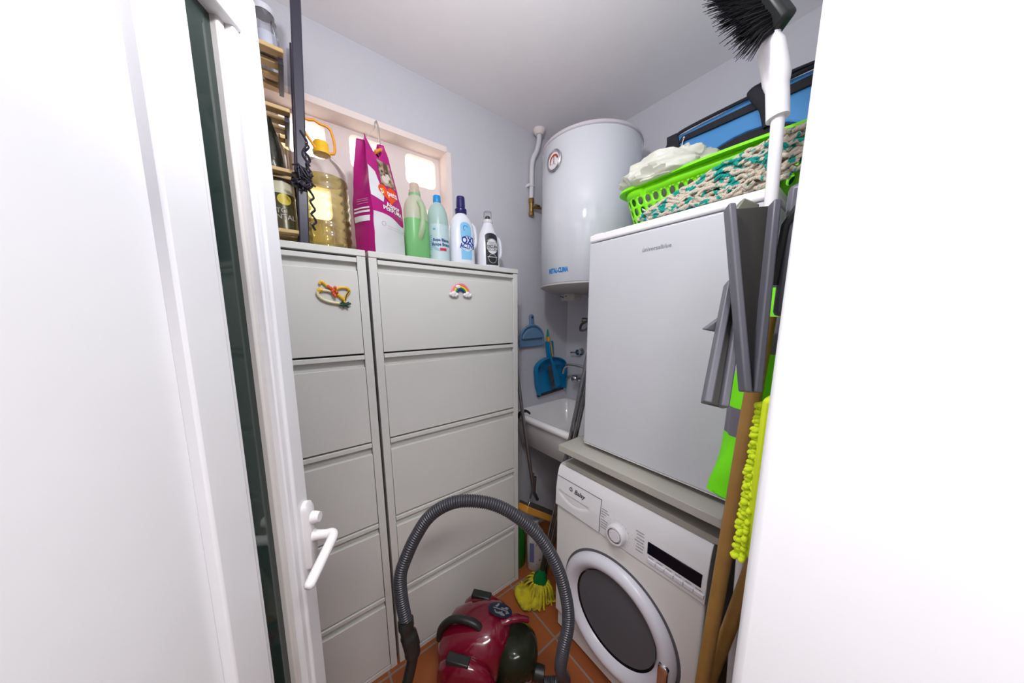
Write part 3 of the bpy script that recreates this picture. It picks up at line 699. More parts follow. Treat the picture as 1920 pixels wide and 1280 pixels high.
MB().prism([(1.135, 1.368), (1.31, 1.372), (1.305, 1.39), (1.285, 1.415), (1.25, 1.434), (1.22, 1.438), (1.185, 1.43), (1.155, 1.41), (1.138, 1.39)], wf, .020, .040).build('hood', lb_, t, bevel=.006, bseg=3)
b = MB()
hp2 = [(1.200, 1.44), (1.242, 1.44), (1.234, 1.47), (1.236, 1.505)]+[(1.2195+.0175*cos(PI*i/8), 1.505+.0175*sin(PI*i/8)) for i in range(1, 8)]+[(1.203, 1.505), (1.206, 1.47)]
b.prism(hp2, wf, .012, .028); h_ = b.build('handle', lb_, t, bevel=.004)
b = MB().ring(lambda u, v: wf(1.2195+u, 1.503+v, .0285), 0, 0, 0, .008); b.build('hanging_hole', mat('hole_dark', (.03, .05, .09), .8), h_)
b = MB().cyl((1.2195, 1.40, 1.503), (1.2195, 1.36, 1.507), .0025); b.build('hook', steel, t)
t = thing('dustpan', 'bright blue dustpan with rubber lip hanging above the sink', 'dustpan', (1.40, 1.39, .98))
bb = mat('bright_blue_plastic', (.003, .20, .44), .32)
c_ = 1.398
po = [(1.262, 1.015), (1.535, 1.025)]+[(1.395+.140*cos(a), 1.185+.065*sin(a)**.7) for a in [PI*i/16 for i in range(1, 16)]]+[(1.252, 1.17)]
po = [(1.285, .985), (1.528, 1.0), (1.536, 1.05), (1.538, 1.15)]+[(1.395+.142*cos(a), 1.165+.072*sin(a)) for a in [PI*i/16 for i in range(1, 16)]]+[(1.252, 1.15), (1.262, 1.05)]
MB().prism(po, wf, .006, .016).build('tray', bb, t, bevel=.002)
edge = [(1.283, .985), (1.262, 1.05), (1.252, 1.15)]+[(1.395+.142*cos(PI-PI*i/16), 1.165+.072*sin(PI*i/16)) for i in range(17)]+[(1.538, 1.15), (1.536, 1.05), (1.530, 1.0)]
b = MB(); b.loft([[wf(u, z, d) for (u, z) in [(1.395+(a-1.395)*k, 1.10+(c-1.10)*k2) for a, c in edge]] for d, k, k2 in ((.012, 1, 1), (.045, 1.0, 1.0), (.045, .95, .96), (.014, .93, .95))], cap=(False, False), closed=False)
b.build('side_wall', bb, t, smooth=60)
MB().prism([(1.283, .972), (1.530, .988), (1.532, 1.006), (1.285, .990)], wf, .004, .022).build('rubber_lip', rubber, t, bevel=.002)
hnd = [(1.366, 1.225), (1.420, 1.225), (1.414, 1.32), (1.412, 1.345), (1.388, 1.345), (1.378, 1.34), (1.352, 1.345), (1.350, 1.33)]
MB().prism(hnd, wf, .010, .030).build('handle', bb, t, bevel=.004)
b = MB()
for k in range(22):
    u = 1.29+k*.0105
    if abs(u-1.395) > .02: b.tube([wf(u, 1.178-.2*abs(u-1.395)**1.5, .018), wf(u, 1.150-.2*abs(u-1.395)**1.5, .030)], [.003, .0018], 6)
b.build('comb_teeth', mat('deep_blue_plastic', (.002, .10, .24), .4), t)
t = thing('hand_brush', 'hand brush with green tip and yellow stripe clipped in the bright blue dustpan', 'brush', (1.39, 1.36, 1.1))
b = MB().tube([wf(1.352, 1.372, .036), wf(1.358, 1.33, .040), wf(1.372, 1.25, .042), wf(1.39, 1.19, .042)], [.012, .013, .012, .010], 12, flat=.7)
b.build('handle', bb, t)
MB().tube([wf(1.350, 1.425, .036), wf(1.351, 1.405, .036), wf(1.352, 1.37, .036)], [.004, .009, .011], 10, flat=.7).build('grip_tip', mat('teal_plastic', (.0, .22, .20), .4), t)
MB().tube([wf(1.352, 1.376, .038), wf(1.354, 1.345, .040)], [.0125, .0130], 10, flat=.8).tube([wf(1.362, 1.345, .052), wf(1.382, 1.245, .054)], .0048, 8).build('grip_stripe', mat('amber_plastic', (.62, .32, .01), .4), t)
MB().prism([(1.385, 1.20), (1.405, 1.21), (1.475, 1.035), (1.43, 1.02)], wf, .030, .044).build('brush_back', bb, t, bevel=.003)
b = MB(); random.seed(3)
for i in range(14):
    for j in range(6):
        f = i/13; p0 = wf(1.383+.045*f+.004*j, 1.185-.155*f+.002*j, .036); p1 = p0+V((-.038-.002*j+random.uniform(-.003, .003), random.uniform(-.012, .0), -.022+random.uniform(-.004, .004)))
        b.tube([p0, p1], [.0028, .0016], 5)
b.build('bristles', mat('brown_bristle', (.10, .085, .085), .8), t)

# ------------------------------------------------------------------ sink, taps
SX0, SX1, SY0, SY1, SZ = 1.068, 1.578, .835, 1.398, .915
t = thing('laundry_sink', 'deep white ceramic laundry sink in the corner under the heater', 'sink', ((SX0+SX1)/2, (SY0+SY1)/2, .6))
def rr3(x0, x1, y0, y1, z, r, n=5): return [V(((x0+x1)/2+u, (y0+y1)/2+v, z)) for u, v in rrect(x1-x0, y1-y0, r, n)]
rings = [rr3(SX0+.10, SX1-.03, SY0+.08, SY1-.03, .685, .05), rr3(SX0+.045, SX1-.01, SY0+.03, SY1-.01, .715, .05), rr3(SX0+.022, SX1-.002, SY0+.01, SY1-.002, .86, .04),
         rr3(SX0+.018, SX1, SY0+.006, SY1, .873, .04), rr3(SX0+.002, SX1, SY0, SY1, .880, .035), rr3(SX0-.004, SX1, SY0-.004, SY1, .896, .03), rr3(SX0, SX1, SY0, SY1, .912, .03), rr3(SX0+.016, SX1-.008, SY0+.012, SY1-.008, .918, .03), rr3(SX0+.034, SX1-.02, SY0+.03, SY1-.02, .911, .04),
         rr3(SX0+.045, SX1-.03, SY0+.04, SY1-.03, .88, .05), rr3(SX0+.075, SX1-.05, SY0+.07, SY1-.05, .76, .06), rr3(SX0+.12, SX1-.10, SY0+.12, SY1-.10, .735, .06)]
MB().loft(rings).build('basin', ceram, t, smooth=60)
MB().lathe([(.03, .7355), (.028, .739), (.018, .737), (0, .737)], (1.33, 1.08, 0), seg=24).build('drain', chrome, t)
MB().box(1.54, 1.578, .9, 1.3, .60, .69).build('bracket', steel, t)
t = thing('mixer_tap', 'chrome wall tap with angular spout above the laundry sink', 'tap', (1.56, 1.17, 1.1))
b = MB().cyl((1.579, 1.115, 1.085), (1.50, 1.115, 1.085), .016).cyl((1.579, 1.115, 1.085), (1.567, 1.115, 1.085), .032).cyl((1.579, 1.235, 1.085), (1.567, 1.235, 1.085), .001)
b.cyl((1.495, 1.10, 1.10), (1.495, 1.215, 1.10), .017).lathe([(.02, 0), (.022, .012), (.016, .03)], (1.495, 1.115, 1.085), (-1, 0, 0), 18)
b.build('tap_body', chrome, t)
MB().tube(smoothpath([(1.495, 1.14, 1.115), (1.49, 1.145, 1.160), (1.48, 1.165, 1.183), (1.46, 1.23, 1.190), (1.445, 1.275, 1.186), (1.44, 1.295, 1.165), (1.437, 1.305, 1.128)], 6), .0105, 14).build('spout', chrome, t)
MB().lathe([(.014, 0), (.022, .008), (.026, .02), (.026, .04), (.018, .046), (0, .047)], (1.495, 1.212, 1.098), (-.35, .94, -.05), 10).build('tap_handle', mat('dark_chrome', (.35, .35, .37), .2, 1), t)
t = thing('stop_valve', 'small round chrome stop valve on the wall between heater and tap', 'valve', (1.57, 1.262, 1.265))
MB().lathe([(.026, 0), (.024, .006), (.012, .010), (.011, .03), (.018, .034), (.018, .046), (.0, .048)], (1.579, 1.262, 1.268), (-1, 0, 0), 24).build('rosette', chrome, t)
MB().tube([(1.548, 1.262, 1.268), (1.535, 1.29, 1.264), (1.53, 1.318, 1.262)], [.006, .005, .006], 8).build('lever', chrome, t)

# ------------------------------------------------------------------ washing machine
wx, wy0, wy1 = .895, .232, .832
t = thing('washing_machine', 'white front-loading washing machine under the board', 'washing machine', (1.18, .532, 0))
MB().box(wx+.022, 1.44, wy0+.002, wy1-.002, .015, .838).build('cabinet_body', washm, t, bevel=.006)
MB().box(wx+.03, 1.435, wy0, wy1, .8385, .852).build('top', washp, t, bevel=.004)
def plate_front(b, y0, y1, z0, z1, x0, x1): return b.box(x0, x1, y0, y1, z0, z1)
MB().box(wx, wx+.024, wy0, wy1, .10, .655).build('front_panel', washm, t, bevel=.010, bseg=3)
MB().box(wx+.012, wx+.03, wy0+.01, wy1-.01, .018, .098).build('kick_plate', washm, t, bevel=.003)
for y in (wy0+.06, wy1-.06):
    for x in (.97, 1.38): MB().cyl((x, y, 0), (x, y, .02), .022, seg=16).build('foot', rubber, t)
# control panel, curved profile
prof = [(wx+.024, .6575), (wx-.004, .658), (wx-.008, .664), (wx-.006, .74), (wx+.002, .80), (wx+.010, .832), (wx+.022, .848), (wx+.05, .8515), (wx+.05, .70)]
MB().loft([[V((x, y, z)) for x, z in prof] for y in (wy0, wy1)]).build('control_panel', washp, t, smooth=40, bevel=.002)
def cpx(z):
    pr = prof[1:7]
    for (x0, z0), (x1, z1) in zip(pr, pr[1:]):
        if z0 <= z <= z1: return x0+(x1-x0)*(z-z0)/(z1-z0)
    return pr[0][0]
wfn = lambda y0, z0, off=.0008: (lambda u, v: V((cpx(z0+v)-off, y0-u, z0+v)))
# detergent drawer with scooped grip
dr = MB(); dy0, dy1 = .597, .826
g = wfn(0, 0, .003)
dr.bm.verts.ensure_lookup_table()
nu, nv = 26, 16; grid = []
for j in range(nv+1):
    row = []
    for i in range(nu+1):
        y = dy1+(dy0-dy1)*i/nu; z = .668+(.800-.668)*j/nv
        u_ = (i/nu-.42)/.40; lens = max(0, 1-u_*u_); zb = .700-.0*u_; top = .742; bot = top-.042*lens
        dep = 0
        if abs(u_) < 1 and bot < z < top: dep = .020*((z-bot)/(top-bot+1e-6))*lens**.5
        row.append(dr.bm.verts.new((cpx(z)-.0035+dep, y, z)))
    grid.append(row)
for j in range(nv):
    for i in range(nu): dr._f([grid[j][i], grid[j][i+1], grid[j+1][i+1], grid[j+1][i]])
dd = dr.build('detergent_drawer', washp, t, smooth=50)
b = MB(); b.patch(wfn(0, 0, .0012), -dy1-.001, -dy1+.0005, .668, .802, 1, 4).patch(wfn(0, 0, .0012), -dy0-.0008, -dy0+.0012, .668, .802, 1, 4).patch(wfn(0, 0, .0012), -dy1, -dy0, .800, .802, 2, 1)
b.build('drawer_gap', mat('gap_dark', (.10, .10, .11), .8), t)
text('Balay', .026, wfn(.700, .772, .0045), text_dark, 'lettering', dd, bold=.0006, slant=.25)
MB().ring(wfn(.745, .774, .0045), 0, 0, .0055, .0085, 0, 2*PI, 20).patch(wfn(.745, .774, .0045), -.001, .001, -.004, .012, 1, 1).build('logo', text_dark, dd)
kn = V((cpx(.712)-.001, .519, .712))
k1 = MB().lathe([(.044, 0), (.044, .001), (.037, .002), (.036, .020), (.033, .024), (.027, .024), (.0255, .012), (.0, .012)], kn, (-1, 0, .03), 48).build('program_dial', mat('dial_plastic', (.74, .73, .76), .25), t, smooth=40)
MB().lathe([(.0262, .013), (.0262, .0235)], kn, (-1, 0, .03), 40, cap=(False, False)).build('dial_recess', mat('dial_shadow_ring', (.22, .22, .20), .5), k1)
MB().lathe([(.0225, .012), (.0225, .022), (.021, .0235), (0, .0237)], kn, (-1, 0, .03), 40).build('dial_button', mat('dial_plastic', (.74, .73, .76)), k1)
b = MB()
for k in range(15):
    a = PI*1.25-k*PI*1.5/14*1.0; b.disc(wfn(.519, .712, .0016), .0485*cos(a), .0485*sin(a), .0011, .0011, 8, 1)
rows = [(.600, .768), (.600, .757), (.600, .746), (.600, .735), (.600, .722), (.600, .711), (.600, .700), (.600, .689)]
random.seed(11)
def tiny(b, y, z, L_, h=.0042):
    u = 0
    while u < L_:
        w = random.uniform(.0018, .0042); b.patch(wfn(y, z, .0016), u, min(u+w, L_), -h/2*random.uniform(.7, 1), h/2, 1, 1); u += w+.0009
for (y, z), L_ in zip([(.592, .770), (.592, .760), (.592, .751), (.592, .741), (.592, .728), (.592, .717), (.592, .707), (.592, .697)], (.026, .033, .022, .014, .033, .028, .034, .030)): tiny(b, y, z, L_, .0036)
for (y, z), L_ in zip([(.452, .766), (.447, .756), (.447, .744), (.453, .733), (.444, .722), (.447, .711), (.447, .699)], (.030, .026, .028, .032, .026, .026, .026)): tiny(b, y, z, L_, .0036)
b.build('panel_print', text_grey, t)
b = MB(); b.patch(wfn(0, 0, .0012), -.595, -.235, .781, .7818, 2, 1).patch(wfn(0, 0, .0012), -.413, -.4122, .678, .778, 1, 2); b.build('panel_line', mat('panel_highlight', (.85, .85, .88), .3), t)
MB().box(cpx(.73)-.0015, cpx(.73)+.02, .245, .408, .708, .752).build('display', mat('display_black', (.006, .006, .012), .15, spec=.15), t, bevel=.002)
for k in range(6):
    y1 = .404-k*.0285
    MB().box(cpx(.69)-.005, cpx(.69)+.01, y1-.0265, y1, .681, .694).build('option_button', mat('button_light', (.72, .72, .76), .25), t, bevel=.0015)
b = MB()
for k in range(6): tiny(b, .402-k*.0285, .7005, .018, .004)
b.build('button_print', text_grey, t)
# door
dc = V((wx, .522, .345)); ax = (-1, 0, 0)
dd = MB().lathe([(.246, -.004), (.246, .001), (.240, .002)], dc, ax, 72).build('door_gap', mat('gap_dark', (.10, .10, .11)), t)
ring_ = MB().lathe([(.236, .0), (.236, .012), (.226, .028), (.212, .034), (.200, .034), (.186, .026), (.172, .008), (.166, -.012)], dc, ax, 72, cap=(False, False)).build('door', mat('door_plastic', (.70, .70, .76), .25), t, smooth=50)
MB().lathe([(.173, .008), (.168, .004), (.15, -.008), (.10, -.02), (.0, -.026)], dc, ax, 56, cap=(False, False)).build('door_glass', mat('door_dark_glass', (.006, .007, .007), .05, spec=.25), ring_, smooth=60)
b = MB()
for r, d in ((.125, -.0105), (.145, -.0065), (.085, -.018)): b.tube([dc+V((-d-.001, r*cos(a), r*sin(a))) for a in [2*PI*i/40 for i in range(41)]], .0016, 6)
b.build('glass_rib', mat('glass_rib', (.05, .05, .045), .15), ring_)
b = MB(); hc = dc+V((-.030, -.2065, -.03))
b.loft([[hc+V((-d, u*k, v*k)) for u, v in rrect(.034, .13, .012)] for d, k in ((0, 1), (.010, .96), (.014, .8))])
b.build('door_pull', chrome, ring_, bevel=.001)

# ------------------------------------------------------------------ boards on the washer
tag(MB().box(.912, 1.44, .215, .795, .8525, .874).build('board', boardm, None, (1.17, .5, .8525), bevel=.0015), 'thin cream board lying directly on the washing machine', 'board')
tag(MB().box(.872, 1.46, .180, .806, .932, .960).build('board', boardm, None, (1.17, .5, .932), bevel=.0015), 'thick cream board the small fridge stands on', 'board')
for y in (.24, .70):
    tag(MB().box(1.12, 1.40, y, y+.045, .8745, .9315).build('wooden_batten', boardm, None, (1.26, y+.02, .8745), bevel=.001), ['cream batten between the boards, right one', 'cream batten between the boards, near the sink'][y > .5], 'batten', 'battens between the boards')
tag(MB().box(1.00, 1.06, .655, .730, .8745, .925).build('sponge_packet', mat('yellow_packet', (.70, .62, .01), .5), None, (1.03, .69, .8745), bevel=.003), 'yellow packet tucked between the two boards above the washer', 'packet')

# ------------------------------------------------------------------ fridge
fx, fy0, fy1, fz0, fz1 = .937, .195, .728, .980, 1.806
t = thing('small_fridge', 'white under-counter fridge standing on the boards over the washer', 'fridge', (1.2, .46, .9605))
MB().box(fx+.042, 1.47, fy0+.004, fy1-.004, fz0, fz1-.03).build('cabinet_body', appl, t, bevel=.006)
MB().box(fx, fx+.040, fy0, fy1, fz0+.002, fz1-.030).build('door', fridged, t, bevel=.007, bseg=3)
MB().box(fx+.003, fx+.038, fy0+.004, fy1-.004, fz0-.001, fz0+.006).build('door_trim', whitep, t, bevel=.001)
MB().box(fx+.002, 1.475, fy0-.002, fy1+.002, fz1-.026, fz1).build('top', whitep, t, bevel=.006, bseg=3)
MB().box(fx+.01, fx+.04, fy1-.05, fy1-.012, fz1-.0005, fz1+.003).build('hinge_cap', whitep, t, bevel=.001)
for y in (fy0+.06, fy1-.06):
    for x in (1.02, 1.42): MB().cyl((x, y, .9605), (x, y, .981), .018, seg=16).build('foot', rubber, t)
text('\u00fcniversalblue', .0175, lambda u, v: V((fx-.0008, .470-u, 1.715+v)), mat('logo_grey', (.22, .23, .25), .4), 'lettering', t, bold=.0002, squash=1.0)

# ------------------------------------------------------------------ on the fridge
t = thing('laundry_basket', 'lime green plastic basket with oval holes on top of the small fridge', 'basket', (1.12, .37, 1.8065))
bx0, bx1, by0, by1, bz0, bz1 = 1.035, 1.235, .105, .615, 1.8075, 1.945
def bk(s_, z):      # perimeter position 0..1, flared walls, rounded corners
    k = (z-bz0)/(bz1-bz0); fl = .035*k
    x0, x1, y0, y1 = bx0-fl*.8, bx1+fl*.3, by0-fl, by1+fl; r = .05
    segs = [('l', (x0, y1-r), (x0, y0+r)), ('a', (x0+r, y0+r), 180), ('l', (x0+r, y0), (x1-r, y0)), ('a', (x1-r, y0+r), 270), ('l', (x1, y0+r), (x1, y1-r)), ('a', (x1-r, y1-r), 0), ('l', (x1-r, y1), (x0+r, y1)), ('a', (x0+r, y1-r), 90)]
    Ls = [math.dist(q[1], q[2]) if q[0] == 'l' else PI/2*r for q in segs]; T = sum(Ls); d = (s_ % 1)*T
    for q, L_ in zip(segs, Ls):
        if d <= L_:
            if q[0] == 'l': f = d/L_; return V((q[1][0]+(q[2][0]-q[1][0])*f, q[1][1]+(q[2][1]-q[1][1])*f, z))
            a = math.radians(q[2]+90*d/L_); return V((q[1][0]+r*cos(a), q[1][1]+r*sin(a), z))
        d -= L_
    return bk(0, z)
b = MB(); NS = 56; rowsz = [(1.822, 1.854), (1.854, 1.886), (1.886, 1.918)]
oval_h = [(.42*cos(2*PI*i/16), .42*sin(2*PI*i/16)) for i in range(16)]
for k in range(NS):
    for z0, z1 in rowsz:
        w = 1/NS; hgt = z1-z0
        fn = lambda u, v, d, k=k, z0=z0: bk((k+.5+u)*w, z0+hgt*(v+.5)) 
        hole = [(x*.78, y*.95) for x, y in oval_h]; n = 16
        outer = []
        for (u, v) in hole: q = max(abs(u), abs(v))/.5; outer.append((u/q, v/q))
        for sx, sy in ((1, 1), (-1, 1), (-1, -1), (1, -1)):
            i = min(range(n), key=lambda i: (outer[i][0]-sx*.5)**2+(outer[i][1]-sy*.5)**2); outer[i] = (sx*.5, sy*.5)
        r0 = [b.bm.verts.new(fn(u, v, 0)) for u, v in outer]; r1 = [b.bm.verts.new(fn(u, v, 0)) for u, v in hole]
        for i in range(n): j = (i+1) % n; b._f([r0[i], r0[j], r1[j], r1[i]])
b.loft([[bk(i/112, z) for i in range(112)] for z in (bz0, 1.822)], cap=(True, False))
b.loft([[bk(i/112, z) for i in range(112)] for z in (1.918, bz1)], cap=(False, False))
bmesh.ops.remove_doubles(b.bm, verts=b.bm.verts, dist=.0004)
b.build('basket_wall', lime, t, smooth=50, solid=.0025)
b = MB(); c0_ = V((1.125, .36, 0)); rg = []
for dz, ds in ((0, 0), (.006, .004), (.006, .022), (-.002, .024), (-.003, .003)):
    rr_ = []
    for i in range(112):
        p = bk(i/112, bz1); d = (p-c0_); d.z = 0; d.normalize(); rr_.append(p+d*ds+V((0, 0, dz)))
    rg.append(rr_)
b.loft(rg+[rg[0]], cap=(False, False)); b.build('rim', lime, t, smooth=60)
# things showing through the holes
b = MB(); random.seed(5)
def blob(name, label, cat_, c, r, m, amp=.012, sc=18, seed=0, sub=0):
    b = MB().ball(c, r, 28, 18); b.jitter(amp, sc, seed)
    return tag(b.build(name, m, None, c, smooth=70, sub=sub), label, cat_)
blob('cloth_bundle', 'dark brown cloth bundle inside the lime basket', 'cloth', (1.12, .42, 1.865), (.07, .13, .05), two_tone('brown_cloth', (.03, .022, .02), (.30, .14, .05), 30), seed=3)
blob('cloth_bundle', 'light grey crumpled cloth inside the lime basket beside the plastic bag', 'cloth', (1.13, .37, 1.975), (.04, .075, .035), mat('grey_cloth', (.42, .43, .50), .8, bump=.4, bscale=25), seed=9, amp=.018)
# white plastic bag draped over the corner
def bagblob(c, r, seed):
    b = MB(); n, m = 72, 44; rings = []
    for j in range(m+1):
        th = PI*(.02+.96*j/m); ring = []
        for i in range(n):
            a = 2*PI*i/n; d = V((sin(th)*cos(a), sin(th)*sin(a), cos(th)))
            q = d*2.1+V((seed, 0, 0))
            rg = 1-abs(noise.noise(q*.75))*.45 - abs(noise.noise(q*1.6+V((5, 1, 2))))*.16 - abs(noise.noise(V((q.x*3, q.y*1.2, q.z*5))))*.04
            ring.append(V(c)+V((d.x*r[0], d.y*r[1], d.z*r[2]))*(rg+.12))
        rings.append(ring)
    return b.loft(rings)
pbm = milky_mat('thin_white_bag', (.84, .84, .74), .3, .28)
b = bagblob((1.072, .525, 1.972), (.112, .150, .076), 3.2)
for v in b.bm.verts:
    if v.co.z < 1.955: v.co.z = 1.955+(v.co.z-1.955)*.35
tag(b.build('plastic_bag', pbm, None, (1.075, .52, 1.955), smooth=35), 'crumpled translucent white plastic bag on the corner of the lime basket', 'bag')
# mop head with looped yarn
t = thing('yarn_mop', 'beige and teal yarn mop head lying on the fridge in front of the basket', 'mop head', (.985, .33, 1.8065))
ymat = two_tone('yarn_beige_teal', (.66, .58, .46), (.01, .34, .28), 42, .53, .58, .95)
nt = ymat.node_tree; tcn = nt.nodes.new('ShaderNodeTexCoord'); wv = nt.nodes.new('ShaderNodeTexWave'); wv.inputs['Scale'].default_value = 110; wv.bands_direction = 'DIAGONAL'; wv.inputs['Distortion'].default_value = 2
bpn = nt.nodes.new('ShaderNodeBump'); bpn.inputs['Strength'].default_value = .55; bpn.inputs['Distance'].default_value = .003
nt.links.new(tcn.outputs['Object'], wv.inputs['Vector']); nt.links.new(wv.outputs['Fac'], bpn.inputs['Height']); nt.links.new(bpn.outputs[0], nt.nodes['Principled BSDF'].inputs['Normal'])
b = MB(); random.seed(21)
def heapz(y): # height of the heap along y
    k = (.53-y)/.40; return .012+.118*max(0, min(1, k))**.8
for s_ in range(230):
    y = random.uniform(.14, .47); x = random.uniform(.952, .982); z0 = 1.812
    hh = heapz(y)*random.uniform(.0, 1.0); x += (1-hh/.13)*-.012; pts = []
    yy, xx, zz = y, x, z0+hh
    dy = random.choice([-1, 1])
    for k in range(7):
        pts.append(V((xx, yy, zz)))
        yy += dy*random.uniform(.008, .02); xx += random.uniform(-.008, .008); zz += random.uniform(-.011, .011)
        yy = min(yy, .545); xx = max(.944, min(.985, xx)); zz = max(1.8125, min(zz, 1.8125+heapz(yy)))
    b.tube(smoothpath(pts, 3), .0047, 7)
b.build('yarn', ymat, t, smooth=60)
b = MB()
for s_ in range(26):
    p = V((random.uniform(.95, .975), random.uniform(.49, .535), 1.813+random.uniform(0, .03))); b.tube([p, p+V((random.uniform(-.012, .004), random.uniform(.006, .02), random.uniform(-.002, .012)))], [.0032, .0012], 5)
b.build('frayed_end', mat('frayed_yarn', (.62, .64, .60), .9), t)
# cooler bag
t = thing('cooler_bag', 'blue nylon bag with black straps standing behind the green basket', 'bag', (1.375, .33, 1.8065))
cb = []
x0, x1 = 1.285, 1.474
for k in range(27):
    a = k/26; y = .655-a*.57
    e = min(1, (a/.07 if a < .07 else 1), ((1-a)/.05 if a > .95 else 1)); e = max(.0, e); sh = .72+.28*(1-(1-e)**2)**.5
    top = 2.225 - .015*sin(a*9)*.4; h = (top-1.8075)
    cb.append([V(((x0+x1)/2+(u)*(x1-x0)*.5*(.82+.18*sh), y, 1.8075+h*.5+v*h*.5*sh)) for u, v in [(p[0], p[1]) for p in rrect(2, 2, .28, 4)]])
b = MB().loft(cb); b.jitter(.006, 9, 4, zmin=1.84); b.build('body', bluebagm, t, smooth=60)
fb = lambda y, z, d=0: V((x0-.004-d, y, z))
pts = [fb(.640, 1.99, -.01), fb(.640, 2.10, -.006), fb(.632, 2.17, -.004), fb(.60, 2.20, 0.0), fb(.54, 2.213, .001), fb(.30, 2.217, .001), fb(.12, 2.215, 0)]
MB().tube(smoothpath(pts, 5), .006, 8).build('piping', navyt, t)
b = MB().prism([(.570, 2.192), (.585, 2.172), (.10, 2.168), (.10, 2.198)], fb, -.004, .0035); b.build('zip_band', navyt, t, bevel=.001)
b = MB().prism([(.590, 2.212), (.628, 2.212), (.622, 2.05), (.615, 1.95), (.575, 1.95), (.575, 2.05), (.572, 2.14)], fb, -.006, .005); b.build('strap', navyt, t, bevel=.001)
MB().tube(smoothpath([fb(.300, 2.10, .012), fb(.315, 2.16, .016), fb(.348, 2.215, .012), fb(.350, 2.235, .004), fb(.30, 2.245, -.02), fb(.20, 2.24, -.03)], 5), .019, 10, flat=.35).build('carry_handle', navyt, t)
z_ = MB().tube([fb(.560, 2.178, .008), fb(.562, 2.165, .012), fb(.566, 2.135, .012)], .0032, 8).ball(fb(.560, 2.180, .008), .006, 10, 8); z_.build('zip_pull', chrome, t)
b = MB().prism([(.525, 1.93)]+[(.36+.165*cos(PI*i/14), 2.010+.098*sin(PI*i/14)) for i in range(0, 15)]+[(.195, 1.93)], fb, -.004, .004); b.build('mesh_pocket', navyt, t)
MB().tube([fb(.36+.170*cos(PI-PI*i/14), 2.012+.103*sin(PI*i/14), .003) for i in range(0, 15)], .0035, 8).build('pocket_piping', bluebagm, t)

# ------------------------------------------------------------------ vacuum cleaner
VC = (.528, .874, 0); vr = math.atan2(-.78, .63)
t = thing('vacuum_cleaner', 'dark red canister vacuum cleaner with ribbed grey hose on the floor', 'vacuum cleaner', VC, vr)
MV = Matrix.Translation(V(VC)) @ Matrix.Rotation(vr, 4, 'Z')
vl = lambda x, y, z: MV @ V((x, y, z))
def vloft(secs, seg=36, n=2.6):
    out = []
    for x, hw_, z0, z1, yo in secs:
        c = (z0+z1)/2; h = (z1-z0)/2
        out.append([vl(x, yo+hw_*math.copysign(abs(cos(2*PI*i/seg))**(2/n), cos(2*PI*i/seg)), c+h*math.copysign(abs(sin(2*PI*i/seg))**(2/n), sin(2*PI*i/seg))) for i in range(seg)])
    return MB().loft(out)
vloft([(-.195, .03, .10, .15, 0), (-.188, .075, .07, .18, 0), (-.165, .105, .045, .215, 0), (-.11, .125, .035, .245, 0), (-.04, .13, .03, .268, .005), (.03, .125, .03, .276, .012), (.07, .105, .05, .262, .016), (.095, .07, .10, .235, .02), (.105, .03, .14, .20, .02)]).build('body', redm, t, smooth=60)
for s_ in (-1, 1):
    w_ = vloft([(-.155, .012, .07, .13, s_*.125), (-.145, .030, .035, .18, s_*.128), (-.10, .040, .012, .222, s_*.130), (-.03, .042, .008, .232, s_*.130), (.04, .036, .02, .205, s_*.128), (.075, .018, .06, .15, s_*.125), (.082, .006, .085, .12, s_*.125)]).build('wheel_cover', redm, t, smooth=60)
    MB().box(-.110, -.020, s_*.132-.018, s_*.132+.018, .200, .2345, MV).build('grille', blackp, w_, bevel=.004)
    MB().cyl(vl(-.05, s_*.135, .068), vl(-.05, s_*.176, .068), .066, seg=36).build('wheel', blackp, t, bevel=.004)
MB().tube(smoothpath([vl(-.190, -.03, .16), vl(-.180, -.03, .215), vl(-.14, -.03, .262), vl(-.09, -.03, .279), vl(-.04, -.03, .275), vl(-.015, -.03, .258)], 6), .015, 14, flat=1.5).build('carry_handle', blackp, t, smooth=60)
bin_ = MB().lathe([(.060, .0), (.082, .01), (.094, .05), (.094, .12), (.086, .165), (.055, .19)], vl(.110, 0, .03), (MV.to_3x3() @ V((.12, 0, 1))), 40).build('dust_bin', mat('smoked_plastic', (.014, .016, .008), .12, spec=.25), t, smooth=50)
MB().tube(smoothpath([vl(.06, .02, .250), vl(.10, .035, .258), vl(.14, .050, .254), vl(.172, .058, .244)], 4), [.024]*4+[.019]*4+[.014]*4+[.009], 12, flat=.7).build('release_latch', redm, t, smooth=60)
# stickers
stn = lambda x0, y0, z0, off=.0: (lambda u, v: vl(x0+.030+v, y0+.045-u, z0+.0135+off-.9*(u*u)-.8*v*v-.10*v+.12*(u-.0)))
s1 = MB().disc(stn(.02, 0, .2640), 0, 0, .034, .052, 32, 4).build('sticker', mat('sticker_navy', (.012, .018, .035), .3), t)
random.seed(8); b = MB()
for k in range(14):
    a = random.uniform(0, 2*PI); r = random.uniform(.010, .028); b.disc(stn(.02, 0, .2640, .0009), r*cos(a), r*1.25*sin(a), random.uniform(.003, .008), random.uniform(.003, .010), 7, 1)
b.patch(stn(.02, 0, .2640, .0012), -.0035, .0015, -.03, .034, 1, 4); b.build('sticker_print', mat('sticker_silver', (.35, .36, .40), .25, .6), s1)
bf_ = lambda u, v: vl(.110+.0960*cos(-.70+u/.095)+.012*.0+.10*.12*.6, .0960*sin(-.70+u/.095), .125+v)
s2 = MB().disc(bf_, 0, 0, .026, .040, 28, 3).build('sticker', mat('sticker_navy', (.012, .018, .035)), t)
bf2 = lambda u, v: vl(.110+.0970*cos(-.70+u/.095)+.10*.12*.6, .0970*sin(-.70+u/.095), .125+v)
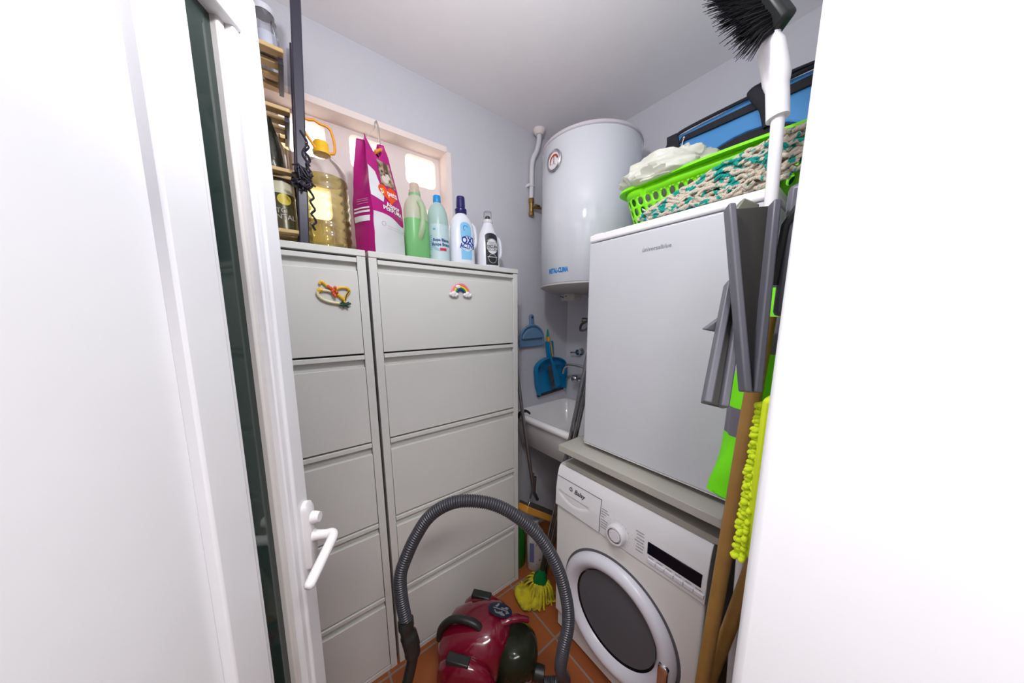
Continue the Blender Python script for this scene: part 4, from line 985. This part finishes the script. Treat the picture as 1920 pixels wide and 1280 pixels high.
b = MB().disc(bf2, .014, .015, .008, .009, 12, 1).disc(bf2, -.012, -.012, .009, .008, 12, 1).disc(bf2, .006, -.022, .009, .007, 12, 1).patch(bf2, -.008, .006, .0, .03, 2, 1)
b.build('sticker_print', mat('sticker_silver', (.35, .36, .40)), s2)
MB().cyl(vl(.19, 0, .075), vl(.245, .0, .075), .030, .027, seg=24).build('hose_inlet', blackp, t)
# hose: path in front of the cleaner
hose_pts = [V(p) for p in ((.209, .846, .530), (.205, .860, .600), (.208, .866, .680), (.232, .862, .745), (.262, .853, .805), (.298, .836, .862), (.343, .808, .900), (.394, .770, .917), (.462, .717, .907), (.520, .665, .870), (.575, .610, .802), (.612, .564, .707), (.627, .534, .605), (.626, .521, .520), (.607, .522, .435), (.610, .535, .34), (.655, .560, .24), (.700, .590, .14), (.705, .625, .085), (.685, .648, .075), (.660, .663, .075))]
hp_ = smoothpath(hose_pts, 14)
# resample evenly and add ribs
L_ = [0]
for a, c in zip(hp_, hp_[1:]): L_.append(L_[-1]+(c-a).length)
def at(s_):
    for i in range(len(L_)-1):
        if L_[i+1] >= s_: k = (s_-L_[i])/max(1e-9, L_[i+1]-L_[i]); return hp_[i].lerp(hp_[i+1], k)
    return hp_[-1]
tot = L_[-1]; step = .0019; n_ = int(tot/step); pts = []; rs = []
for i in range(n_+1):
    pts.append(at(i*step)); rs.append((.0205, .0198, .0168, .0198)[i % 4])
MB().tube(pts, rs, 20).build('hose', hosem, t, smooth=60)
gp = smoothpath([(.209, .846, .532), (.208, .840, .505), (.214, .834, .47), (.219, .831, .43), (.216, .829, .39), (.204, .831, .34), (.190, .836, .28), (.178, .842, .20), (.172, .847, .10), (.172, .85, .03)], 6)
nr = len(gp)
rad = [.0215+.0*i for i in range(nr)]
for i in range(nr):
    k = i/(nr-1); rad[i] = .0245 if k < .10 else (.0215 if k < .18 else (.026 if k < .33 else (.0245 if k < .40 else .0175)))
MB().tube(gp, rad, 20).build('hose_grip', blackp, t, smooth=60)

# ------------------------------------------------------------------ floor things behind the washer
t = thing('string_mop', 'yellow cloth mop with green collar and metal pole standing by the washer', 'mop', (.925, .985, 0))
mb_, mt_ = V((.920, .975, .085)), V((1.252, .868, 1.40))
mb_ = V((.955, .995, .10)); mt_ = V((1.030, .752, 1.50))
dm = (mt_-mb_).normalized()
MB().cyl(mb_+dm*.05, mt_, .0105, seg=16).build('pole', mat('pole_steel', (.30, .30, .32), .25, 1), t)
MB().cyl(mb_+dm*.03, mb_+dm*.16, .014, .012, seg=16).build('pole_sleeve', blackp, t)
MB().lathe([(.040, -.02), (.036, .008), (.024, .028), (.016, .055), (.014, .06)], mb_, dm, 24).build('collar', mat('green_plastic', (.0, .13, .03), .3), t, smooth=60)
yb = MB(); random.seed(4); ybm = two_tone('yellow_cloth', (.52, .44, .01), (.22, .16, .03), 22, .5, .75, .85)
for k in range(95):
    a = random.uniform(0, 2*PI); rr_ = random.uniform(.045, .100); c = mb_-dm*.012
    e_ = V((mb_.x-.022+rr_*cos(a)*1.0, mb_.y+.005+rr_*sin(a), random.uniform(.006, .018)))
    m_ = (c+e_)/2+V((cos(a)*.02, sin(a)*.02, random.uniform(.0, .03))); s0 = c+V((cos(a)*.026, sin(a)*.026, .0))
    yb.tube(smoothpath([s0, m_, e_, e_+V((random.uniform(-.02, .02), random.uniform(-.02, .02), 0))], 4), random.uniform(.0035, .006), 6, flat=.6)
yb.build('mop_strips', ybm, t, smooth=60)
b = MB()
for cx_, cy__, r in ((.868, 1.035, .045), (.885, .975, .04), (.84, .99, .03)): b.ball((cx_, cy__, r*.62), (r*1.1, r*1.2, r*.62), 24, 14)
b.jitter(.012, 28, 6, zmin=.008); b.build('mop_cloth', ybm, t, smooth=60)
t = thing('metal_pole', 'bare metal pole leaning beside the yellow mop between sink and washer', 'pole', (1.0, 1.02, 0))
q0, q1 = V((1.000, 1.020, .0)), V((1.066, .754, 1.49))
MB().cyl(q0, q1, .0105, seg=16).build('pole', mat('pole_steel', (.30, .30, .32)), t)
MB().cyl(q0+(q1-q0)*.0, q0+(q1-q0)*.04, .0135, seg=16).build('pole_tip', blackp, t)
# sponge squeegee mop beside the cabinet
t = thing('sponge_mop', 'sponge mop with steel pole and orange sponge head leaning on the sink corner', 'mop', (1.05, 1.19, .28))
q0, q1 = V((1.065, 1.175, .47)), V((1.000, 1.262, 1.24))
MB().cyl(q0, q1, .010, seg=16).build('pole', steel, t)
MB().tube([q0+V((.004, -.004, .10)), q0, q0+V((.03, 0, -.06))], .010, 10).tube([q0+V((.0, .004, .12)), q0+V((-.01, 0, .02)), q0+V((-.03, .0, -.03))], .005, 8).build('linkage', steel, t)
hd0, hd1 = V((.970, 1.150, .435)), V((1.165, 1.120, .295)); hx = (hd1-hd0).normalized(); hy = V((.15, -1, .1)).normalized(); hz = hx.cross(hy).normalized()
if hz.z < 0: hz = -hz
MH = Matrix(((hx.x, hy.x, hz.x, hd0.x), (hx.y, hy.y, hz.y, hd0.y), (hx.z, hy.z, hz.z, hd0.z), (0, 0, 0, 1)))
hl = (hd1-hd0).length
MB().box(0, hl, -.045, .025, .008, .022, MH).box(0, hl, .015, .026, .0, .034, MH).build('head_plate', mat('zinc', (.40, .40, .41), .35, 1), t, bevel=.002)
MB().box(-.004, hl+.006, -.05, .030, -.030, .0078, MH).build('sponge', mat('orange_sponge', (.52, .24, .03), .9, bump=.6, bscale=120), t, bevel=.006)
MB().tube(smoothpath([(1.045, 1.300, .905), (1.05, 1.285, .935), (1.085, 1.275, .945), (1.115, 1.272, .925)], 5), .012, 10, flat=.5).build('clip', blackp, t)
# bottles on the floor
t = thing('floor_cleaner_bottle', 'white bottle with worn printed label on the floor behind the cabinet end', 'bottle', (1.055, 1.145, 0))
zf = [(0, .050, .032, 2.8), (.008, .055, .036, 2.8), (.20, .054, .035, 2.6), (.245, .040, .030, 2.2), (.27, .022, .022, 2), (.285, .018, .018, 2)]
MB().loft(oval(zf, 1.055, 1.145, -.5)).build('body', mat('old_white', (.50, .47, .44), .4), t, smooth=60)
MB().lathe([(.019, .285), (.020, .31), (.016, .315)], (1.055, 1.145, 0), seg=20).build('cap', mat('cap_grey2', (.3, .3, .33), .4), t)
sfl = surf(zf, 1.055, 1.145, -.5, -PI/2, .001)
l_ = MB().patch(sfl, -.044, .046, .04, .19, 10, 3).build('label', two_tone('worn_label', (.46, .42, .40), (.16, .05, .03), 60, .62, .66, .5), t)
MB().patch(surf(zf, 1.055, 1.145, -.5, -PI/2, .0018), -.044, -.018, .06, .185, 4, 2).build('label_strip', mat('label_violet', (.13, .13, .28), .5), l_)
t = thing('green_bottle', 'dark green bottle between the cabinet and the white floor bottle', 'bottle', (.985, 1.215, 0))
MB().loft(oval([(0, .032, .026, 2.6), (.01, .038, .030, 2.6), (.20, .038, .030, 2.4), (.25, .022, .02, 2), (.28, .014, .014, 2)], .985, 1.215, .2)).build('body', mat('deep_green', (.01, .13, .01), .3), t, smooth=60)
MB().lathe([(.015, .28), (.015, .31)], (.985, 1.215, 0), seg=16).build('cap', mat('deep_green', (.01, .13, .01)), t)
tag(MB().box(1.045, 1.16, .865, .935, .0005, .17).build('paper_packet', two_tone('kraft_print', (.45, .30, .14), (.06, .03, .02), 26, .60, .63, .7), None, (1.1, .9, 0), bevel=.006), 'tan printed packet on the floor beside the washer', 'packet')

# ------------------------------------------------------------------ things hung by the doorway on the right
# broom handles
for k, (p0, p1, lab) in enumerate((((.790, .213, .004), (.748, .147, 1.50), 'plain wooden broom stick leaning by the washer, the nearer of two'), ((.822, .256, .004), (.845, .113, 1.04), 'wooden broom stick behind the nearer one by the washer'))):
    p0, p1 = V(p0), V(p1); t = thing('wooden_stick', lab, 'stick', tuple(p0))
    ps = [p0.lerp(p1, i/12) for i in range(13)]
    MB().tube(ps, .0155, 16).build('shaft', woodst, t, smooth=60)
# hi-vis jacket sleeve
t = thing('hi_vis_jacket', 'lime hi-vis jacket with grey reflective bands hanging beside the fridge', 'jacket', (.80, .15, 1.05))
def slv(s_):   # centre line and half widths
    top = V((.83, .120, 1.56)); mid = V((.825, .166, 1.30)); bot = V((.815, .172, 1.075))
    if s_ < .5: return top.lerp(mid, s_*2)
    return mid.lerp(bot, (s_-.5)*2)
cuts = [0, .14, .17, .19, .42, .43, .585, .595, .97, 1.0]
b = MB(); prev = None; N_ = 34; rings = []; vals = []
for i in range(61):
    s_ = i/60; c = slv(s_); w = .040+.016*s_+.003*sin(s_*7); dpt = .032+.010*s_
    ring = []
    for k in range(28):
        a = 2*PI*k/28; q = V((cos(a)*dpt, sin(a)*w, 0)); fold = noise.noise(V((cos(a)*1.5, sin(a)*1.5, s_*5)))*.012
        p = c+q*(1+fold/.05)
        p.x += (.006*sin(s_*9+a))*.5
        ring.append(p)
    rings.append(ring); vals.append(s_)
b.loft(rings, cap=(False, True))
for f in b.bm.faces:
    z = f.calc_center_median().z
    f.material_index = 1 if (1.425 < z < 1.50 or 1.225 < z < 1.29) else 0
b.build('sleeve', [hivis, greyband], t, smooth=60)
MB().tube([slv(1)+V((cos(a)*.0425, sin(a)*.057, .004)) for a in [2*PI*i/30 for i in range(31)]], .0035, 8).build('hem', mat('hi_vis_hem', (.12, .60, .004), .6), t)
b = MB().box(.775, .852, .048, .10, 1.12, 1.60); b.jitter(.004, 12, 2); b.build('jacket_body', hivis, t, bevel=.02, bseg=3)
MB().tube(smoothpath([(.772, .160, 1.16), (.768, .140, 1.12), (.770, .115, 1.09)], 4), .012, 8, flat=.5).build('inner_cuff', mat('knit_white', (.6, .6, .58), .9, bump=.5, bscale=200), t)
# grey folding step stool: two channel shaped panels
t = thing('step_stool', 'grey plastic folding stool hanging beside the doorway', 'stool', (.60, .14, 1.35))
def channel(p0, p1, wdir, wid0, wid1, dep, lip, th=.005):
    p0, p1 = V(p0), V(p1); ax_ = (p1-p0).normalized(); wd = V(wdir); wd = (wd-ax_*wd.dot(ax_)).normalized(); nd = ax_.cross(wd); b = MB()
    for w0, w1, d0, d1, o0, o1 in ((-1, 1, 0, th, 0, 0), (-1, -1, -.001, dep, 0, lip), (1, 1, -.001, dep, -lip, 0)):
        rings = []
        for k in range(9):
            f = k/8; c = p0.lerp(p1, f); W_ = (wid0+(wid1-wid0)*f)/2
            rings.append([c+wd*(W_*a+o)+nd*d for a, o, d in ((w0, o0, d0), (w1, o1, d0), (w1, o1, d1), (w0, o0, d1))])
        b.mi = 1 if w0 != w1 else 0
        b.loft(rings)
    return b
stdk = mat('channel_shade_brown', (.035, .032, .028), .4)  # brownish inner plate, shade of the hollow channel mixed into its colour
channel((.613, .161, 1.674), (.552, .121, 1.384), (.55, -.75, 0), .070, .022, .022, .010).build('leg_panel', [greyp, stdk], t, bevel=.004, bseg=3)
channel((.622, .172, 1.552), (.527, .157, 1.358), (.55, -.75, 0), .030, .034, .020, .011).build('leg_panel', [greyp, stdk], t, bevel=.004, bseg=3)
b = MB().prism([(0, 0), (.05, .045), (.075, .045), (.055, -.012)], lambda u, v, d: V((.578, .197, 1.478))+V((.45, -.62, 0)).normalized()*u+V((0, 0, v))+V((.8, .55, 0)).normalized()*d, 0, .014); b.build('hinge_ear', greyp, t, bevel=.003)
b = MB().prism([(-.02, -.012), (.0, .022), (.024, .008), (.02, -.012)], lambda u, v, d: V((.645, .176, 1.682))+V((.5, -.75, 0)).normalized()*u+V((0, 0, v))+V((.8, .55, 0)).normalized()*d, 0, .02); b.build('top_corner', mat('olive_grey_plastic', (.16, .16, .12), .4), t, bevel=.003)
b = MB().box(.66, .76, .05, .108, 1.46, 1.70); b.build('seat_panel', mat('seat_brown', (.10, .075, .05), .5), t, bevel=.008)
b = MB().box(.628, .655, .06, .118, 1.50, 1.70); b.build('frame_bar', greyp, t, bevel=.008)
MB().tube([(.628, .056, 1.75), (.628, .115, 1.64), (.63, .12, 1.55)], .006, 8).build('hanging_strap', blackp, t)
# chenille duster
t = thing('chenille_duster', 'bright yellow-green chenille duster hanging beside the doorway', 'duster', (.54, .105, 1.25))
chm = mat('chenille_yellow', (.60, .74, .01), .8, sss=.1)
b = MB(); random.seed(12)
for k in range(28):
    for j in range(5):
        z = 1.132+k*.0088; c = V((.532+(z-1.13)*.12+random.uniform(-.003, .003), .094+.0*j, z+random.uniform(-.003, .003))); a = -.9+j*.55+random.uniform(-.2, .2)
        dv = V((-.5*cos(a)+.3*sin(a), .0+cos(a)*.8*1-.0, -.25)).normalized() if j < 4 else V((-1, .1, -.3)).normalized()
        e_ = c+dv*random.uniform(.014, .020)
        b.tube([c, c.lerp(e_, .5), c.lerp(e_, .85), e_], [.0032, .0042, .0042, .0018], 8)
b.build('chenille_finger', chm, t, smooth=60)['kind'] = 'stuff'
MB().box(.525, .568, .080, .097, 1.13, 1.385).build('pad', chm, t, bevel=.006)
# black bristle broom head up high
t = thing('broom', 'upturned black bristle broom with white socket in the top right corner', 'broom', (.82, .20, 0))
bc = V((.845, .245, 2.160)); bd = V((-.62, .35, -.25)).normalized(); sd = V((-.15, .45, .85)).normalized()
b = MB(); random.seed(6)
for k in range(620):
    s_ = random.uniform(-.5, .5); w_ = random.uniform(-.5, .5)
    p = bc+sd*(s_*.145)+bd*.0+V((0, 0, w_*.035))
    fan = sd*(s_*.07)+V((random.uniform(-.2, .2), random.uniform(-.2, .2), random.uniform(-.2, .2)))*.035+V((0, 0, w_*.03))
    L1 = random.uniform(.075, .105); m_ = p+bd*L1*.5+fan*.35; e_ = p+bd*L1+fan
    b.tube([p, m_, e_], [.0016, .0013, .0005], 4)
o_ = b.build('bristles', mat('black_bristle', (.012, .012, .014), .45), t, smooth=0); o_['kind'] = 'stuff'
yv = bd.cross(sd).normalized()
MBk = Matrix(((bd.x, sd.x, yv.x, bc.x), (bd.y, sd.y, yv.y, bc.y), (bd.z, sd.z, yv.z, bc.z), (0, 0, 0, 1)))
MB().box(-.022, .010, -.085, .085, -.024, .024, MBk).build('broom_head', blackp, t, bevel=.008)
MB().tube(smoothpath([bc-bd*.018+V((0, 0, 0)), V((.868, .222, 2.08)), V((.875, .205, 2.0)), V((.875, .195, 1.92))], 5), [.018]*6+[.024]*5+[.020]*5, 18).build('socket', whitep, t, smooth=60)
MB().cyl((.875, .195, 1.93), (.890, .135, .003), .012, seg=16).build('shaft', whitep, t)
# dark board in the gap beside the washer
tag(MB().box(.80, 1.30, .055, .095, .002, 1.10).build('dark_panel', mat('slate_panel', (.06, .06, .065), .5), None, (1.05, .07, 0), bevel=.003), 'dark grey flat panel standing in the gap between washer and right wall', 'panel')
